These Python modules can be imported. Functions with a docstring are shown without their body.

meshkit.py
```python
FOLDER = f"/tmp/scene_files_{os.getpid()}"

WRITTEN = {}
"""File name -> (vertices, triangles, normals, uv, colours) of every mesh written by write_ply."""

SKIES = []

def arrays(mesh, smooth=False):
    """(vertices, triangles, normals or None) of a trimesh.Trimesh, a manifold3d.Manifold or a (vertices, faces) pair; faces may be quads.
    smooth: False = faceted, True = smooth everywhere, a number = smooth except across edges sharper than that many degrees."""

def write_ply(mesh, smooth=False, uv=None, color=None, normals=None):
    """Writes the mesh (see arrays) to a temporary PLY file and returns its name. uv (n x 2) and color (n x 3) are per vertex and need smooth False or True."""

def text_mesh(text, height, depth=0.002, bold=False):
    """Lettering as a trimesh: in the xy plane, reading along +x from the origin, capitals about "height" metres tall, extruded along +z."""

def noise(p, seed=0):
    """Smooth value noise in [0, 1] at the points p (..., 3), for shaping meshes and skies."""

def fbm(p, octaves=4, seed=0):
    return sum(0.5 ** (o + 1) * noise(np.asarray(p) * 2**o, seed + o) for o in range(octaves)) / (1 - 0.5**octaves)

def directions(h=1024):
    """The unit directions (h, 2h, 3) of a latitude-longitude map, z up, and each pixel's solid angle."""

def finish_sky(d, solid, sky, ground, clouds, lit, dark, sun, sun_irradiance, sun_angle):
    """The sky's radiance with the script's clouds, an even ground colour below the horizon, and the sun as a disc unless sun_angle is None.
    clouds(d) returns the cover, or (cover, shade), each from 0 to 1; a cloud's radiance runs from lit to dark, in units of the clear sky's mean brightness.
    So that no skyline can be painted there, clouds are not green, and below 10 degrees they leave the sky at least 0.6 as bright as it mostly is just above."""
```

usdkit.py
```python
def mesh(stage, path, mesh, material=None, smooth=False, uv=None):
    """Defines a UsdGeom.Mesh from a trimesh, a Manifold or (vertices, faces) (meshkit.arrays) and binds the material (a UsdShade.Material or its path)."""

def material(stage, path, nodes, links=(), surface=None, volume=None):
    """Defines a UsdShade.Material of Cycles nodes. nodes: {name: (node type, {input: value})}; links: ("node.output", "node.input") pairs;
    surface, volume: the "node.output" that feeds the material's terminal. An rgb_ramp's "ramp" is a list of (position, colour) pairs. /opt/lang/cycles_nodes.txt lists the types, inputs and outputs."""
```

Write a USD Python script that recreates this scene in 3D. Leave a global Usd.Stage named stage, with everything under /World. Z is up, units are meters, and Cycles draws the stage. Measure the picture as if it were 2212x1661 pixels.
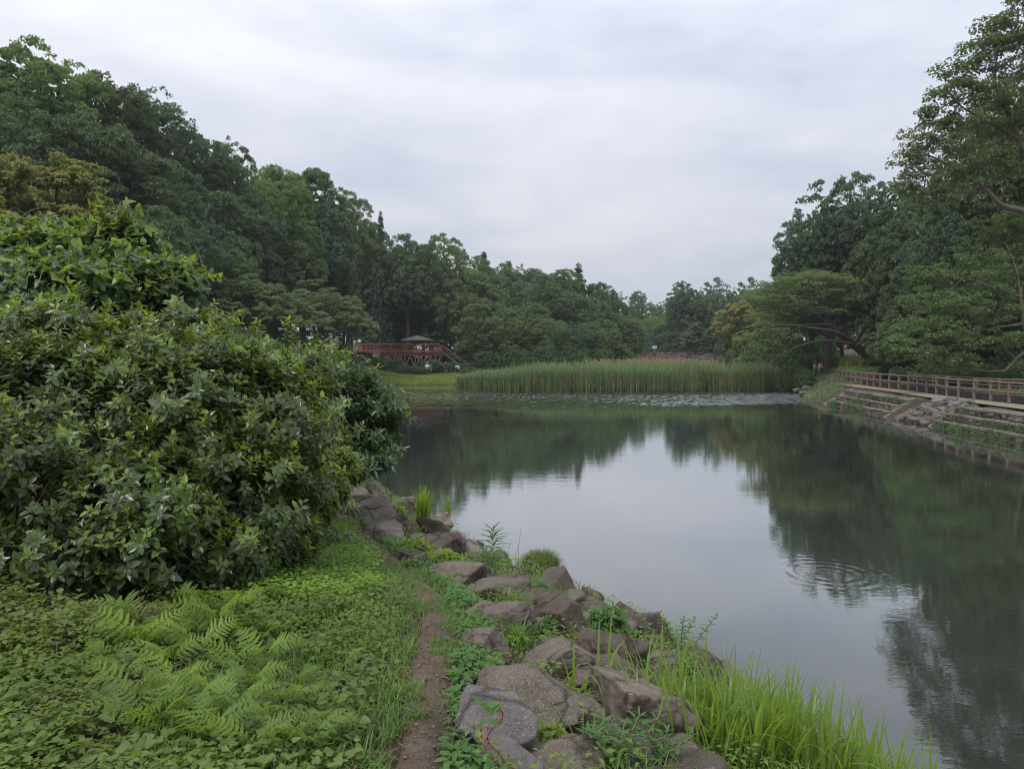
import math, re
import numpy as np
import trimesh, manifold3d as m3
from scipy.spatial import cKDTree
import usdkit, meshkit
from pxr import Gf, Sdf, Usd, UsdGeom, UsdLux, UsdShade, Vt

stage = Usd.Stage.CreateInMemory()
UsdGeom.SetStageUpAxis(stage, 'Z'); UsdGeom.SetStageMetersPerUnit(stage, 1.0)
W_ = UsdGeom.Xform.Define(stage, '/World'); stage.SetDefaultPrim(W_.GetPrim())
UsdGeom.Scope.Define(stage, '/World/Looks')

# ------------------------------------------------------------------ camera, sky, sun, exposure
EYE = np.array([0., 0., 3.2]); FPX = 739.0; PITCH = math.atan(27 / 739.)
EXPOSURE = 0.60
SKY_STRENGTH = 0.10
SUN_ELEV, SUN_ROT = math.radians(58), math.radians(215)
SUN_INT, SUN_ANGLE = 0.4, 14.0
cam = UsdGeom.Camera.Define(stage, '/World/camera')
cam.CreateHorizontalApertureAttr(36.0); cam.CreateVerticalApertureAttr(27.0)
cam.CreateFocalLengthAttr(36.0 * FPX / 1024); cam.CreateClippingRangeAttr(Gf.Vec2f(0.05, 3000))
cam.CreateExposureAttr(EXPOSURE)
cam.AddTranslateOp().Set(Gf.Vec3d(*EYE)); cam.AddRotateXOp().Set(90 - math.degrees(PITCH))

sky_m = usdkit.material(stage, '/World/Looks/overcast_sky', {
    'tc': ('texture_coordinate', {}),
    'sky': ('sky_texture', {'sky_type': 'single_scattering', 'sun_disc': False, 'sun_elevation': SUN_ELEV, 'sun_rotation': SUN_ROT}),
    'mp': ('mapping', {'mapping_type': 'point', 'scale': (1.0, 1.0, 3.2), 'location': (0.35, 0.1, 0.6)}),
    'n1': ('noise_texture', {'scale': 1.7, 'detail': 6.0, 'roughness': 0.55, 'distortion': 0.5}),
    'n2': ('noise_texture', {'scale': 5.5, 'detail': 4.0, 'roughness': 0.55, 'distortion': 0.4}),
    'mx': ('mix_float', {'fac': 0.3}),
    'rp': ('rgb_ramp', {'ramp': [(0.30, (3.3, 3.55, 4.2)), (0.43, (4.15, 4.35, 4.95)), (0.53, (4.75, 4.86, 5.3)), (0.68, (5.45, 5.5, 5.85))]}),
    'sz': ('separate_xyz', {}), 'gr': ('map_range', {'from_min': 0.0, 'from_max': 1.0, 'to_min': .735, 'to_max': 2.20, 'clamp': True}), 'cg': ('vector_math', {'math_type': 'scale'}),
    'mix': ('mix_color', {'fac': 0.93, 'use_clamp': False}),
    'bg': ('background_shader', {'strength': SKY_STRENGTH})},
    [('tc.generated', 'mp.vector'), ('mp.vector', 'n1.vector'), ('mp.vector', 'n2.vector'), ('n1.fac', 'mx.a'), ('n2.fac', 'mx.b'),
     ('mx.result', 'rp.fac'), ('sky.color', 'mix.a'), ('tc.generated', 'sz.vector'), ('sz.z', 'gr.value'), ('rp.color', 'cg.vector1'), ('gr.result', 'cg.scale'), ('cg.vector', 'mix.b'), ('mix.result', 'bg.color')], surface='bg.background')
dome = UsdLux.DomeLight.Define(stage, '/World/sky')
UsdShade.MaterialBindingAPI.Apply(dome.GetPrim()).Bind(sky_m)
sun = UsdLux.DistantLight.Define(stage, '/World/sun')
sun.CreateIntensityAttr(SUN_INT); sun.CreateAngleAttr(SUN_ANGLE); sun.CreateNormalizeAttr(True); sun.CreateColorAttr(Gf.Vec3f(1.0, 0.965, 0.90))
_s = np.array([math.sin(SUN_ROT) * math.cos(SUN_ELEV), math.cos(SUN_ROT) * math.cos(SUN_ELEV), math.sin(SUN_ELEV)])
_x = np.cross([0, 0, 1.], _s); _x /= np.linalg.norm(_x); _y = np.cross(_s, _x)
sun.AddTransformOp().Set(Gf.Matrix4d(*_x, 0, *_y, 0, *_s, 0, 0, 0, 0, 1))

# ------------------------------------------------------------------ helpers
S = 1024 / 2212.
cP, sP = math.cos(PITCH), math.sin(PITCH)
def ray(xd, yd):
    r = (np.asarray(xd, float) * S - 512) / FPX; u = -(np.asarray(yd, float) * S - 384) / FPX
    return np.stack([r, cP + u * sP, -sP + u * cP], -1)
def at(xd, yd, D):
    d = ray(xd, yd); return EYE + d * (np.asarray(D, float) / d[..., 1])[..., None]
def G(xd, yd, z=0.0):
    d = ray(xd, yd); return EYE + d * ((z - EYE[2]) / d[..., 2])[..., None]
def dpx(n, D): return n * S / FPX * D          # photo pixels -> metres at distance D

def rng(s): return np.random.default_rng(s)
def unit(v): return v / np.maximum(np.linalg.norm(v, axis=-1, keepdims=True), 1e-9)
def rdir(r, n): return unit(r.normal(size=(n, 3)))
def sstep(a, b, x):
    t = np.clip((np.asarray(x, float) - a) / (b - a), 0, 1); return t * t * (3 - 2 * t)

used = {}
def numbered(name, parent='/World'):
    k = (str(parent), name); n = used.get(k, -1) + 1; used[k] = n
    return name if n == 0 else f'{name}_{n:03d}'
def path_of(parent): return '/World' if parent is None else (parent if isinstance(parent, str) else str(parent.GetPath()))
def tag(p, label=None, cat=None, group=None, kind=None):
    p = p.GetPrim() if hasattr(p, 'GetPrim') else p
    for k, v in (('label', label), ('category', cat), ('group', group), ('kind', kind)):
        if v: p.SetCustomDataByKey(k, v)
    return p
def obj(name, mesh, mat, parent=None, smooth=False, label=None, cat=None, group=None, kind=None):
    pp = path_of(parent)
    m = usdkit.mesh(stage, f'{pp}/{numbered(name, pp)}', mesh, mat, smooth)
    return tag(m.GetPrim(), label, cat, group, kind)
def thing(name, label=None, cat=None, group=None, loc=(0, 0, 0), rz=0, scale=None, kind=None, tilt=None):
    x = UsdGeom.Xform.Define(stage, '/World/' + numbered(name))
    x.AddTranslateOp().Set(Gf.Vec3d(*map(float, loc)))
    x.AddRotateZOp().Set(float(rz))
    if tilt is not None: x.AddRotateXOp().Set(float(tilt))
    if scale is not None: x.AddScaleOp().Set(Gf.Vec3f(*([float(scale)] * 3 if np.ndim(scale) == 0 else map(float, scale))))
    return tag(x.GetPrim(), label, cat, group, kind)
stage.CreateClassPrim('/World/prototypes')
def proto(name):
    return UsdGeom.Xform.Define(stage, f'/World/prototypes/{name}').GetPrim()
def copy(pr, name, label, cat, group=None, loc=(0, 0, 0), rz=0, scale=None, tilt=None):
    t = thing(name, label, cat, group, loc, rz, scale, tilt=tilt)
    t.GetReferences().AddInternalReference(pr.GetPath()); t.SetInstanceable(True)
    return t
def part_copy(pr, name, parent, mat4):
    pp = path_of(parent); x = UsdGeom.Xform.Define(stage, f'{pp}/{numbered(name, pp)}')
    x.AddTransformOp().Set(Gf.Matrix4d(*np.asarray(mat4, float).T.ravel()))
    x.GetPrim().GetReferences().AddInternalReference(pr.GetPath()); x.GetPrim().SetInstanceable(True)
    return x.GetPrim()
def cat_meshes(ms):
    V, F, n = [], [], 0
    for v, f in ms:
        V.append(np.asarray(v, float)); F.append(np.asarray(f, int) + n); n += len(V[-1])
    return np.vstack(V), np.vstack(F)
def tm(m): return np.array(m.vertices), np.array(m.faces)
def box(c, s, rot=None):
    v, f = tm(trimesh.creation.box(s))
    if rot is not None: v = v @ np.asarray(rot).T
    return v + np.asarray(c, float), f
def rotz(a): c, s = math.cos(a), math.sin(a); return np.array([[c, -s, 0], [s, c, 0], [0, 0, 1.]])
def cham(sx, sy, sz, b):
    """a box with bevelled edges as a hull"""
    p = []
    for i in (-1, 1):
        for j in (-1, 1):
            for k in (-1, 1):
                for a in range(3):
                    q = np.array([i * (sx / 2 - b), j * (sy / 2 - b), k * (sz / 2 - b)]); q[a] += (i, j, k)[a] * b; p.append(q)
    h = trimesh.convex.convex_hull(np.array(p)); return np.array(h.vertices), np.array(h.faces)
def tube(pts, rad, n=6, cap=True):
    pts = np.asarray(pts, float); rad = np.broadcast_to(np.asarray(rad, float), len(pts)); k = len(pts)
    t = unit(np.gradient(pts, axis=0)); ref = np.array([0.31, 0.17, 0.93]); ref = ref if abs(t[:, 2]).mean() < 0.8 else np.array([1., 0.1, 0])
    a = unit(np.cross(t, ref)); b = np.cross(t, a); ang = np.arange(n) * 2 * np.pi / n
    v = (pts[:, None] + rad[:, None, None] * (np.cos(ang)[None, :, None] * a[:, None] + np.sin(ang)[None, :, None] * b[:, None])).reshape(-1, 3)
    f = []
    i = np.arange(k - 1)[:, None] * n; j = np.arange(n)[None]; j2 = (j + 1) % n
    f = np.concatenate([np.stack([i + j, i + j2, i + n + j2], -1).reshape(-1, 3), np.stack([i + j, i + n + j2, i + n + j], -1).reshape(-1, 3)])
    if cap:
        v = np.vstack([v, pts[0], pts[-1]]); jj = np.arange(n); q = (jj + 1) % n; e = (k - 1) * n
        f = np.vstack([f, np.stack([np.full(n, k * n), q, jj], 1), np.stack([np.full(n, k * n + 1), e + jj, e + q], 1)])
    return v, f
def bez(a, b, c, n=6):
    t = np.linspace(0, 1, n)[:, None]; return (1 - t) ** 2 * np.asarray(a) + 2 * t * (1 - t) * np.asarray(b) + t * t * np.asarray(c)

# leaf templates: x along the leaf, y across, z its upper side
def tpl_quad(w=0.5, fold=0.10, droop=0.08):
    return np.array([[0, 0, 0], [.45, w / 2, fold], [1, 0, -droop], [.45, -w / 2, fold]]), np.array([[0, 2, 1], [0, 3, 2]])
def tpl_leaf(w=0.45, fold=0.08, droop=0.14):
    v = np.array([[0, 0, 0], [.28, .42 * w, fold], [.66, .40 * w, fold * .5 - droop * .4], [1, 0, -droop], [.66, -.40 * w, fold * .5 - droop * .4], [.28, -.42 * w, fold], [.33, 0, .0], [.68, 0, -droop * .45]])
    f = np.array([[0, 6, 1], [1, 6, 7], [1, 7, 2], [2, 7, 3], [0, 5, 6], [5, 7, 6], [5, 4, 7], [4, 3, 7]])
    return v, f
def tpl_four(w=0.45, fold=0.07, droop=0.12):
    return np.array([[0, 0, 0], [.38, .5 * w, fold], [1, 0, -droop], [.38, -.5 * w, fold], [.46, 0, 0]]), np.array([[0, 4, 1], [1, 4, 2], [0, 3, 4], [3, 2, 4]])
def tpl_heart(w=0.95):
    v = np.array([[0, 0, 0], [-.16, .27 * w, .03], [.12, .5 * w, .05], [.5, .36 * w, .0], [1, 0, -.12], [.5, -.36 * w, .0], [.12, -.5 * w, .05], [-.16, -.27 * w, .03], [.42, 0, -.05]])
    f = np.array([[0, 2, 1], [0, 8, 2], [2, 8, 3], [3, 8, 4], [4, 8, 5], [5, 8, 6], [6, 8, 0], [0, 7, 6]])
    return v, f[:, ::-1]
def tpl_blade(bend=0.35, w=0.03, seg=4):
    t = np.linspace(0, 1, seg + 1); x = t; z = -bend * t ** 2.2; ww = w * (1 - t ** 2.2) / 2 + 0.0008
    v = np.concatenate([np.stack([x, ww, z + ww * .5], 1), np.stack([x, -ww, z + ww * .5], 1)])
    n = seg + 1; f = []
    for i in range(seg): f += [[i, n + i, n + i + 1], [i, n + i + 1, i + 1]]
    return v, np.array(f)
def place(tpl, P, D, N, size, wide=1.0):
    v, f = tpl; n = len(P)
    D = unit(np.asarray(D, float)); N = np.asarray(N, float); N = unit(N - D * (N * D).sum(1, keepdims=True)); Y = np.cross(N, D)
    size = np.broadcast_to(np.asarray(size, float), n)[:, None, None]; wide = np.broadcast_to(np.asarray(wide, float), n)[:, None, None]
    V = P[:, None] + size * (v[None, :, 0:1] * D[:, None] + wide * v[None, :, 1:2] * Y[:, None] + v[None, :, 2:3] * N[:, None])
    F = f[None] + (np.arange(n) * len(v))[:, None, None]
    return V.reshape(-1, 3), F.reshape(-1, 3)

# ------------------------------------------------------------------ materials
def leafmat(name, cols, rough=0.5, trans=0.25, tcol=None, spec=0.35, clump=(0.5, 0.7, 1.25)):
    n = len(cols); tcol = tcol or tuple(min(1, c * k) for c, k in zip(cols[n // 2], (2.3, 2.5, 1.2)))
    return usdkit.material(stage, f'/World/Looks/{name}', {
        'g': ('geometry', {}), 'rp': ('rgb_ramp', {'ramp': [(i / max(n - 1, 1), c) for i, c in enumerate(cols)]}),
        'nz': ('noise_texture', {'scale': clump[0], 'detail': 2.0}),
        'mr': ('map_range', {'from_min': 0.3, 'from_max': 0.7, 'to_min': clump[1], 'to_max': clump[2], 'clamp': True}),
        'hs': ('hsv', {}), 'p': ('principled_bsdf', {'roughness': rough, 'specular_ior_level': spec}),
        'tr': ('translucent_bsdf', {'color': tcol}), 'mx': ('mix_closure', {'fac': trans})},
        [('g.random_per_island', 'rp.fac'), ('g.position', 'nz.vector'), ('nz.fac', 'mr.value'), ('mr.result', 'hs.value'), ('rp.color', 'hs.color'),
         ('hs.color', 'p.base_color'), ('p.BSDF', 'mx.closure1'), ('tr.BSDF', 'mx.closure2')], surface='mx.closure')
def plain(name, c1, c2=None, scale=6.0, rough=0.8, bump=0.0, bscale=40.0, spec=0.3, stretch=(1, 1, 1), obj_space=False):
    c2 = c2 or tuple(x * 0.7 for x in c1)
    src = 'tc.object' if obj_space else 'g.position'
    return usdkit.material(stage, f'/World/Looks/{name}', {
        'g': ('geometry', {}), 'tc': ('texture_coordinate', {}), 'mp': ('mapping', {'scale': stretch}), 'n': ('noise_texture', {'scale': scale, 'detail': 6.0, 'roughness': 0.6}),
        'r': ('rgb_ramp', {'ramp': [(0.32, c2), (0.68, c1)]}), 'nb': ('noise_texture', {'scale': bscale, 'detail': 4.0}),
        'b': ('bump', {'strength': bump, 'distance': 0.02}), 'p': ('principled_bsdf', {'roughness': rough, 'specular_ior_level': spec})},
        [(src, 'mp.vector'), ('mp.vector', 'n.vector'), ('mp.vector', 'nb.vector'), ('n.fac', 'r.fac'), ('r.color', 'p.base_color'), ('nb.fac', 'b.height')] + ([('b.normal', 'p.normal')] if bump else []), surface='p.BSDF')

M = {}
M['oak0'] = leafmat('oak_foliage_a', [(0.059, 0.090, 0.043), (0.094, 0.137, 0.060), (0.139, 0.190, 0.080)], .5, .18, clump=(.35, .7, 1.25))
M['oak1'] = leafmat('oak_foliage_b', [(0.051, 0.082, 0.049), (0.080, 0.120, 0.065), (0.121, 0.161, 0.080)], .5, .18, clump=(.35, .7, 1.25))
M['oak2'] = leafmat('oak_foliage_c', [(0.078, 0.111, 0.048), (0.115, 0.161, 0.060), (0.177, 0.224, 0.083)], .5, .2, clump=(.35, .7, 1.25))
M['bright'] = leafmat('bright_foliage', [(0.081, 0.129, 0.046), (0.129, 0.193, 0.062), (0.198, 0.264, 0.086)], .5, .25, clump=(.35, .75, 1.25))
M['gold'] = leafmat('golden_foliage', [(0.118, 0.124, 0.040), (0.199, 0.204, 0.057), (0.312, 0.282, 0.081)], .5, .25, clump=(.4, .7, 1.25))
M['conifer'] = leafmat('conifer_foliage', [(0.038, 0.063, 0.040), (0.062, 0.090, 0.050), (0.096, 0.129, 0.065)], .6, .1, clump=(.4, .7, 1.2))
M['cherry'] = leafmat('cherry_foliage', [(0.080, 0.112, 0.055), (0.123, 0.161, 0.068), (0.177, 0.215, 0.088)], .5, .25, clump=(.5, .75, 1.2))
M['cream'] = leafmat('cream_blossom', [(.20, .17, .07), (.34, .29, .13), (.46, .40, .20)], .7, .25, clump=(.6, .6, 1.2))
M['zelk'] = leafmat('zelkova_foliage', [(0.061, 0.085, 0.034), (0.095, 0.127, 0.048), (0.140, 0.172, 0.064)], .45, .3, clump=(.4, .75, 1.25))
M['cherry_dome'] = leafmat('cherry_dome_foliage', [(.085, .118, .046), (.130, .170, .060), (.185, .225, .08)], .5, .3, clump=(.5, .75, 1.2))
M['maple'] = leafmat('maple_foliage', [(0.061, 0.092, 0.034), (0.095, 0.136, 0.046), (0.149, 0.190, 0.063)], .45, .3, clump=(.5, .75, 1.25))
M['shrub'] = leafmat('shrub_foliage', [(0.049, 0.090, 0.032), (0.081, 0.133, 0.046), (0.122, 0.183, 0.061)], .5, .2, clump=(.8, .75, 1.2))
M['camellia'] = leafmat('camellia_leaf', [(.040, .066, .018), (.072, .106, .024), (.108, .148, .032), (.155, .195, .040), (.115, .145, .032), (.23, .225, .06), (.14, .095, .04)], .34, .16, spec=.5, clump=(1.4, .6, 1.35))
M['camellia_dark'] = leafmat('glossy_dark_leaf', [(0.034, 0.064, 0.024), (0.057, 0.099, 0.033), (0.086, 0.138, 0.040), (0.127, 0.176, 0.044)], .38, .14, spec=.45, clump=(1.6, .75, 1.25))
M['young'] = leafmat('young_leaf', [(.12, .17, .03), (.18, .235, .045), (.22, .25, .06)], .38, .3, spec=.4, clump=(2, .8, 1.2))
M['vine'] = leafmat('vine_leaf', [(0.046, 0.083, 0.029), (0.074, 0.115, 0.035), (0.115, 0.163, 0.042), (0.068, 0.106, 0.033), (0.203, 0.219, 0.050)], .42, .25, clump=(1.2, .75, 1.25))
M['bloom'] = leafmat('vine_flower', [(.26, .25, .09), (.36, .33, .14), (.32, .21, .10)], .7, .3, clump=(1.2, .8, 1.2))
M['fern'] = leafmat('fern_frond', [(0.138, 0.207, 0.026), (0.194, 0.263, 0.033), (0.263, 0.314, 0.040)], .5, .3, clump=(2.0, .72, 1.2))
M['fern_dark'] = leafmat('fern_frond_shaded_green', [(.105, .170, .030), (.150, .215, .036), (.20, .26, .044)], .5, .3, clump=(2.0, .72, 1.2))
M['ground_leaf'] = leafmat('ground_leaf', [(.090, .135, .024), (.150, .210, .032), (.21, .27, .040), (.26, .29, .055), (.17, .14, .06)], .5, .3, clump=(1.1, .65, 1.3))
M['ivy'] = leafmat('creeping_leaf', [(.080, .116, .026), (.130, .172, .034), (.185, .225, .046), (.10, .14, .03), (.16, .12, .055)], .48, .24, clump=(1.3, .6, 1.3))
M['grass'] = leafmat('grass_blade', [(.075, .135, .028), (.115, .19, .036), (.16, .235, .05)], .45, .3, clump=(1.5, .75, 1.25))
M['lime'] = leafmat('lime_leaf', [(.12, .205, .026), (.17, .27, .034), (.22, .31, .045)], .5, .3, clump=(1.5, .75, 1.2))
M['sedge'] = leafmat('sedge_blade', [(.085, .140, .024), (.130, .190, .030), (.175, .235, .038), (.26, .26, .085), (.11, .165, .03)], .38, .3, clump=(3, .7, 1.25))
M['reed'] = leafmat('reed_leaf', [(.090, .128, .068), (.132, .176, .088), (.19, .23, .120)], .5, .3, clump=(.25, .7, 1.25))
M['reedstem'] = leafmat('reed_stem', [(.19, .18, .075), (.24, .22, .095), (.15, .18, .06)], .6, .1, clump=(.3, .8, 1.2))
M['plume'] = leafmat('reed_plume', [(.20, .155, .115), (.28, .215, .16), (.22, .18, .12)], .8, .3, clump=(.4, .8, 1.2))
M['meadow'] = leafmat('meadow_blade', [(.115, .150, .036), (.165, .20, .046), (.21, .24, .055)], .5, .3, clump=(.3, .7, 1.25))
M['weed'] = leafmat('weed_leaf', [(.058, .125, .030), (.085, .175, .038), (.12, .225, .045)], .45, .28, clump=(2.5, .8, 1.2))
M['litter'] = leafmat('dry_leaf', [(.12, .075, .04), (.22, .15, .085), (.30, .22, .13)], .8, .05, clump=(4, .7, 1.2))
M['redleaf'] = leafmat('red_leaf', [(.20, .055, .03), (.20, .10, .04), (.17, .14, .05)], .6, .2, clump=(4, .8, 1.2))
M['bark'] = plain('bark', (.075, .064, .054), (.035, .030, .026), 9, .9, .6, 14, stretch=(3, 3, .6))
M['bark_pale'] = plain('pale_bark', (.125, .10, .08), (.065, .052, .042), 6, .9, .5, 14, stretch=(3, 3, .8))
M['twig'] = plain('twig', (.085, .06, .042), (.05, .036, .026), 20, .85)
M['soil'] = usdkit.material(stage, '/World/Looks/soil', {
    'g': ('geometry', {}), 'n': ('noise_texture', {'scale': 1.3, 'detail': 8.0, 'roughness': .65}), 'n2': ('noise_texture', {'scale': 38., 'detail': 4.0, 'roughness': .7}),
    'r': ('rgb_ramp', {'ramp': [(.3, (.038, .028, .021)), (.55, (.072, .056, .042)), (.75, (.105, .084, .060))]}),
    'r2': ('rgb_ramp', {'ramp': [(.35, (.55, .55, .55)), (.7, (1.25, 1.2, 1.1))]}), 'mul': ('mix_color', {'blend_type': 'multiply', 'fac': 1.0, 'use_clamp': False}),
    'b': ('bump', {'strength': .7, 'distance': .03}), 'p': ('principled_bsdf', {'roughness': .95, 'specular_ior_level': .15})},
    [('g.position', 'n.vector'), ('g.position', 'n2.vector'), ('n.fac', 'r.fac'), ('n2.fac', 'r2.fac'), ('r.color', 'mul.a'), ('r2.color', 'mul.b'), ('mul.result', 'p.base_color'), ('n2.fac', 'b.height'), ('b.normal', 'p.normal')], surface='p.BSDF')
M['dirt'] = usdkit.material(stage, '/World/Looks/trodden_dirt', {
    'g': ('geometry', {}), 'n': ('noise_texture', {'scale': 3.0, 'detail': 8.0, 'roughness': .65}), 'n2': ('noise_texture', {'scale': 90., 'detail': 5.0, 'roughness': .7}),
    'v': ('voronoi_texture', {'scale': 60.0}), 'rv': ('rgb_ramp', {'ramp': [(.0, (1.5, 1.45, 1.35)), (.16, (1, 1, 1)), (1, (1, 1, 1))]}),
    'r': ('rgb_ramp', {'ramp': [(.3, (.092, .070, .056)), (.7, (.165, .130, .106))]}),
    'r2': ('rgb_ramp', {'ramp': [(.35, (.6, .6, .6)), (.7, (1.3, 1.28, 1.2))]}), 'mul': ('mix_color', {'blend_type': 'multiply', 'fac': 1.0, 'use_clamp': False}), 'mu2': ('mix_color', {'blend_type': 'multiply', 'fac': .8, 'use_clamp': False}),
    'b': ('bump', {'strength': .8, 'distance': .02}), 'p': ('principled_bsdf', {'roughness': .95, 'specular_ior_level': .15})},
    [('g.position', 'n.vector'), ('g.position', 'n2.vector'), ('g.position', 'v.vector'), ('v.distance', 'rv.fac'), ('n.fac', 'r.fac'), ('n2.fac', 'r2.fac'), ('r.color', 'mul.a'), ('r2.color', 'mul.b'), ('mul.result', 'mu2.a'), ('rv.color', 'mu2.b'), ('mu2.result', 'p.base_color'), ('n2.fac', 'b.height'), ('b.normal', 'p.normal')], surface='p.BSDF')
def rockmat(name, dark, light, lich, moss=0.0, lich_at=.54):
    return usdkit.material(stage, f'/World/Looks/{name}', {
        'g': ('geometry', {}), 'sx': ('separate_xyz', {}),
        'n': ('noise_texture', {'scale': 3.2, 'detail': 8.0, 'roughness': .62}), 'n2': ('noise_texture', {'scale': 85., 'detail': 5.0, 'roughness': .75}), 'n3': ('noise_texture', {'scale': 1.9, 'detail': 4.0}),
        'v': ('voronoi_texture', {'scale': 120.0, 'randomness': 1.0}), 'rv': ('rgb_ramp', {'ramp': [(.0, (1, 1, 1)), (.12, (.8, .8, .8)), (.34, (0, 0, 0))]}),
        'r': ('rgb_ramp', {'ramp': [(.3, dark), (.68, light)]}), 'rl': ('rgb_ramp', {'ramp': [(lich_at, (0, 0, 0)), (lich_at + .22, (1, 1, 1))]}),
        'dn': ('noise_texture', {'scale': 2.2, 'detail': 4.0}), 'dv': ('vector_math', {'math_type': 'multiply_add', 'vector2': (.55, .55, .55)}), 've': ('voronoi_texture', {'scale': 1.7, 'feature': 'distance_to_edge'}), 'rc': ('rgb_ramp', {'ramp': [(0, (.30, .28, .27)), (.018, (.62, .6, .58)), (.045, (1, 1, 1)), (1, (1, 1, 1))]}), 'mc': ('mix_color', {'blend_type': 'multiply', 'fac': .85, 'use_clamp': False}),
        'up': ('map_range', {'from_min': -.1, 'from_max': .8, 'to_min': .1, 'to_max': 1.0, 'clamp': True}), 'patch': ('map_range', {'from_min': .38, 'from_max': .6, 'to_min': .30, 'to_max': 1.0, 'clamp': True}),
        'mm': ('math', {'math_type': 'multiply'}), 'm2': ('math', {'math_type': 'multiply'}), 'm3': ('math', {'math_type': 'multiply'}), 'mv': ('math', {'math_type': 'multiply', 'value2': .55}),
        'mx': ('mix_color', {'b': lich}), 'mx0': ('mix_color', {'b': tuple(min(1, c * 1.25) for c in lich)}), 'moss': ('mix_color', {'b': (.075, .088, .025)}),
        'ms': ('map_range', {'from_min': .62 - .3 * moss, 'from_max': .72 - .3 * moss, 'to_min': 0., 'to_max': min(1., 2 * moss), 'clamp': True}),
        'b': ('bump', {'strength': .55, 'distance': .02}), 'b2': ('bump', {'strength': .5, 'distance': .06}), 'p': ('principled_bsdf', {'roughness': .9, 'specular_ior_level': .2})},
        [('g.position', 'n.vector'), ('g.position', 'n2.vector'), ('g.position', 'n3.vector'), ('g.position', 'v.vector'), ('n.fac', 'r.fac'), ('n2.fac', 'rl.fac'), ('v.distance', 'rv.fac'),
         ('g.normal', 'sx.vector'), ('sx.z', 'up.value'), ('n3.fac', 'patch.value'), ('up.result', 'mm.value1'), ('patch.result', 'mm.value2'),
         ('rl.color', 'm2.value1'), ('mm.value', 'm2.value2'), ('r.color', 'mx.a'), ('m2.value', 'mx.fac'),
         ('rv.color', 'm3.value1'), ('mm.value', 'm3.value2'), ('m3.value', 'mv.value1'), ('mv.value', 'mx0.fac'), ('mx.result', 'mx0.a'),
         ('mx0.result', 'moss.a'), ('n.fac', 'ms.value'), ('ms.result', 'moss.fac'), ('moss.result', 'mc.a'), ('g.position', 'dn.vector'), ('dn.color', 'dv.vector1'), ('g.position', 'dv.vector3'), ('dv.vector', 've.vector'), ('ve.distance', 'rc.fac'), ('rc.color', 'mc.b'), ('mc.result', 'p.base_color'),
         ('n2.fac', 'b.height'), ('n.fac', 'b2.height'), ('b2.normal', 'b.normal'), ('b.normal', 'p.normal')], surface='p.BSDF')
M['rock'] = rockmat('lichen_rock', (.068, .054, .045), (.152, .126, .106), (.40, .37, .335))
M['rock_dark'] = rockmat('dark_rock', (.046, .036, .030), (.105, .085, .070), (.28, .255, .23), lich_at=.60)
M['rock_pale'] = rockmat('pale_rock', (.15, .12, .10), (.27, .225, .19), (.40, .37, .34))
M['rock_moss'] = rockmat('mossy_rock', (0.065, 0.058, 0.046), (0.145, 0.123, 0.102), (0.290, 0.261, 0.232), moss=.22, lich_at=.62)
M['rock_grey'] = rockmat('grey_rock', (.070, .062, .060), (.155, .140, .136), (.38, .355, .34), moss=.1)
M['wall_stone'] = rockmat('wall_stone', (0.087, 0.072, 0.065), (0.217, 0.181, 0.160), (0.362, 0.334, 0.304), moss=.12)
M['concrete'] = plain('weathered_concrete', (.165, .142, .122), (.072, .062, .052), 3, .9, .5, 25)
M['concrete_dark'] = plain('dark_concrete', (.060, .054, .050), (.026, .024, .022), 1.5, .9, .3, 20, stretch=(1, 1, .35))
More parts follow.
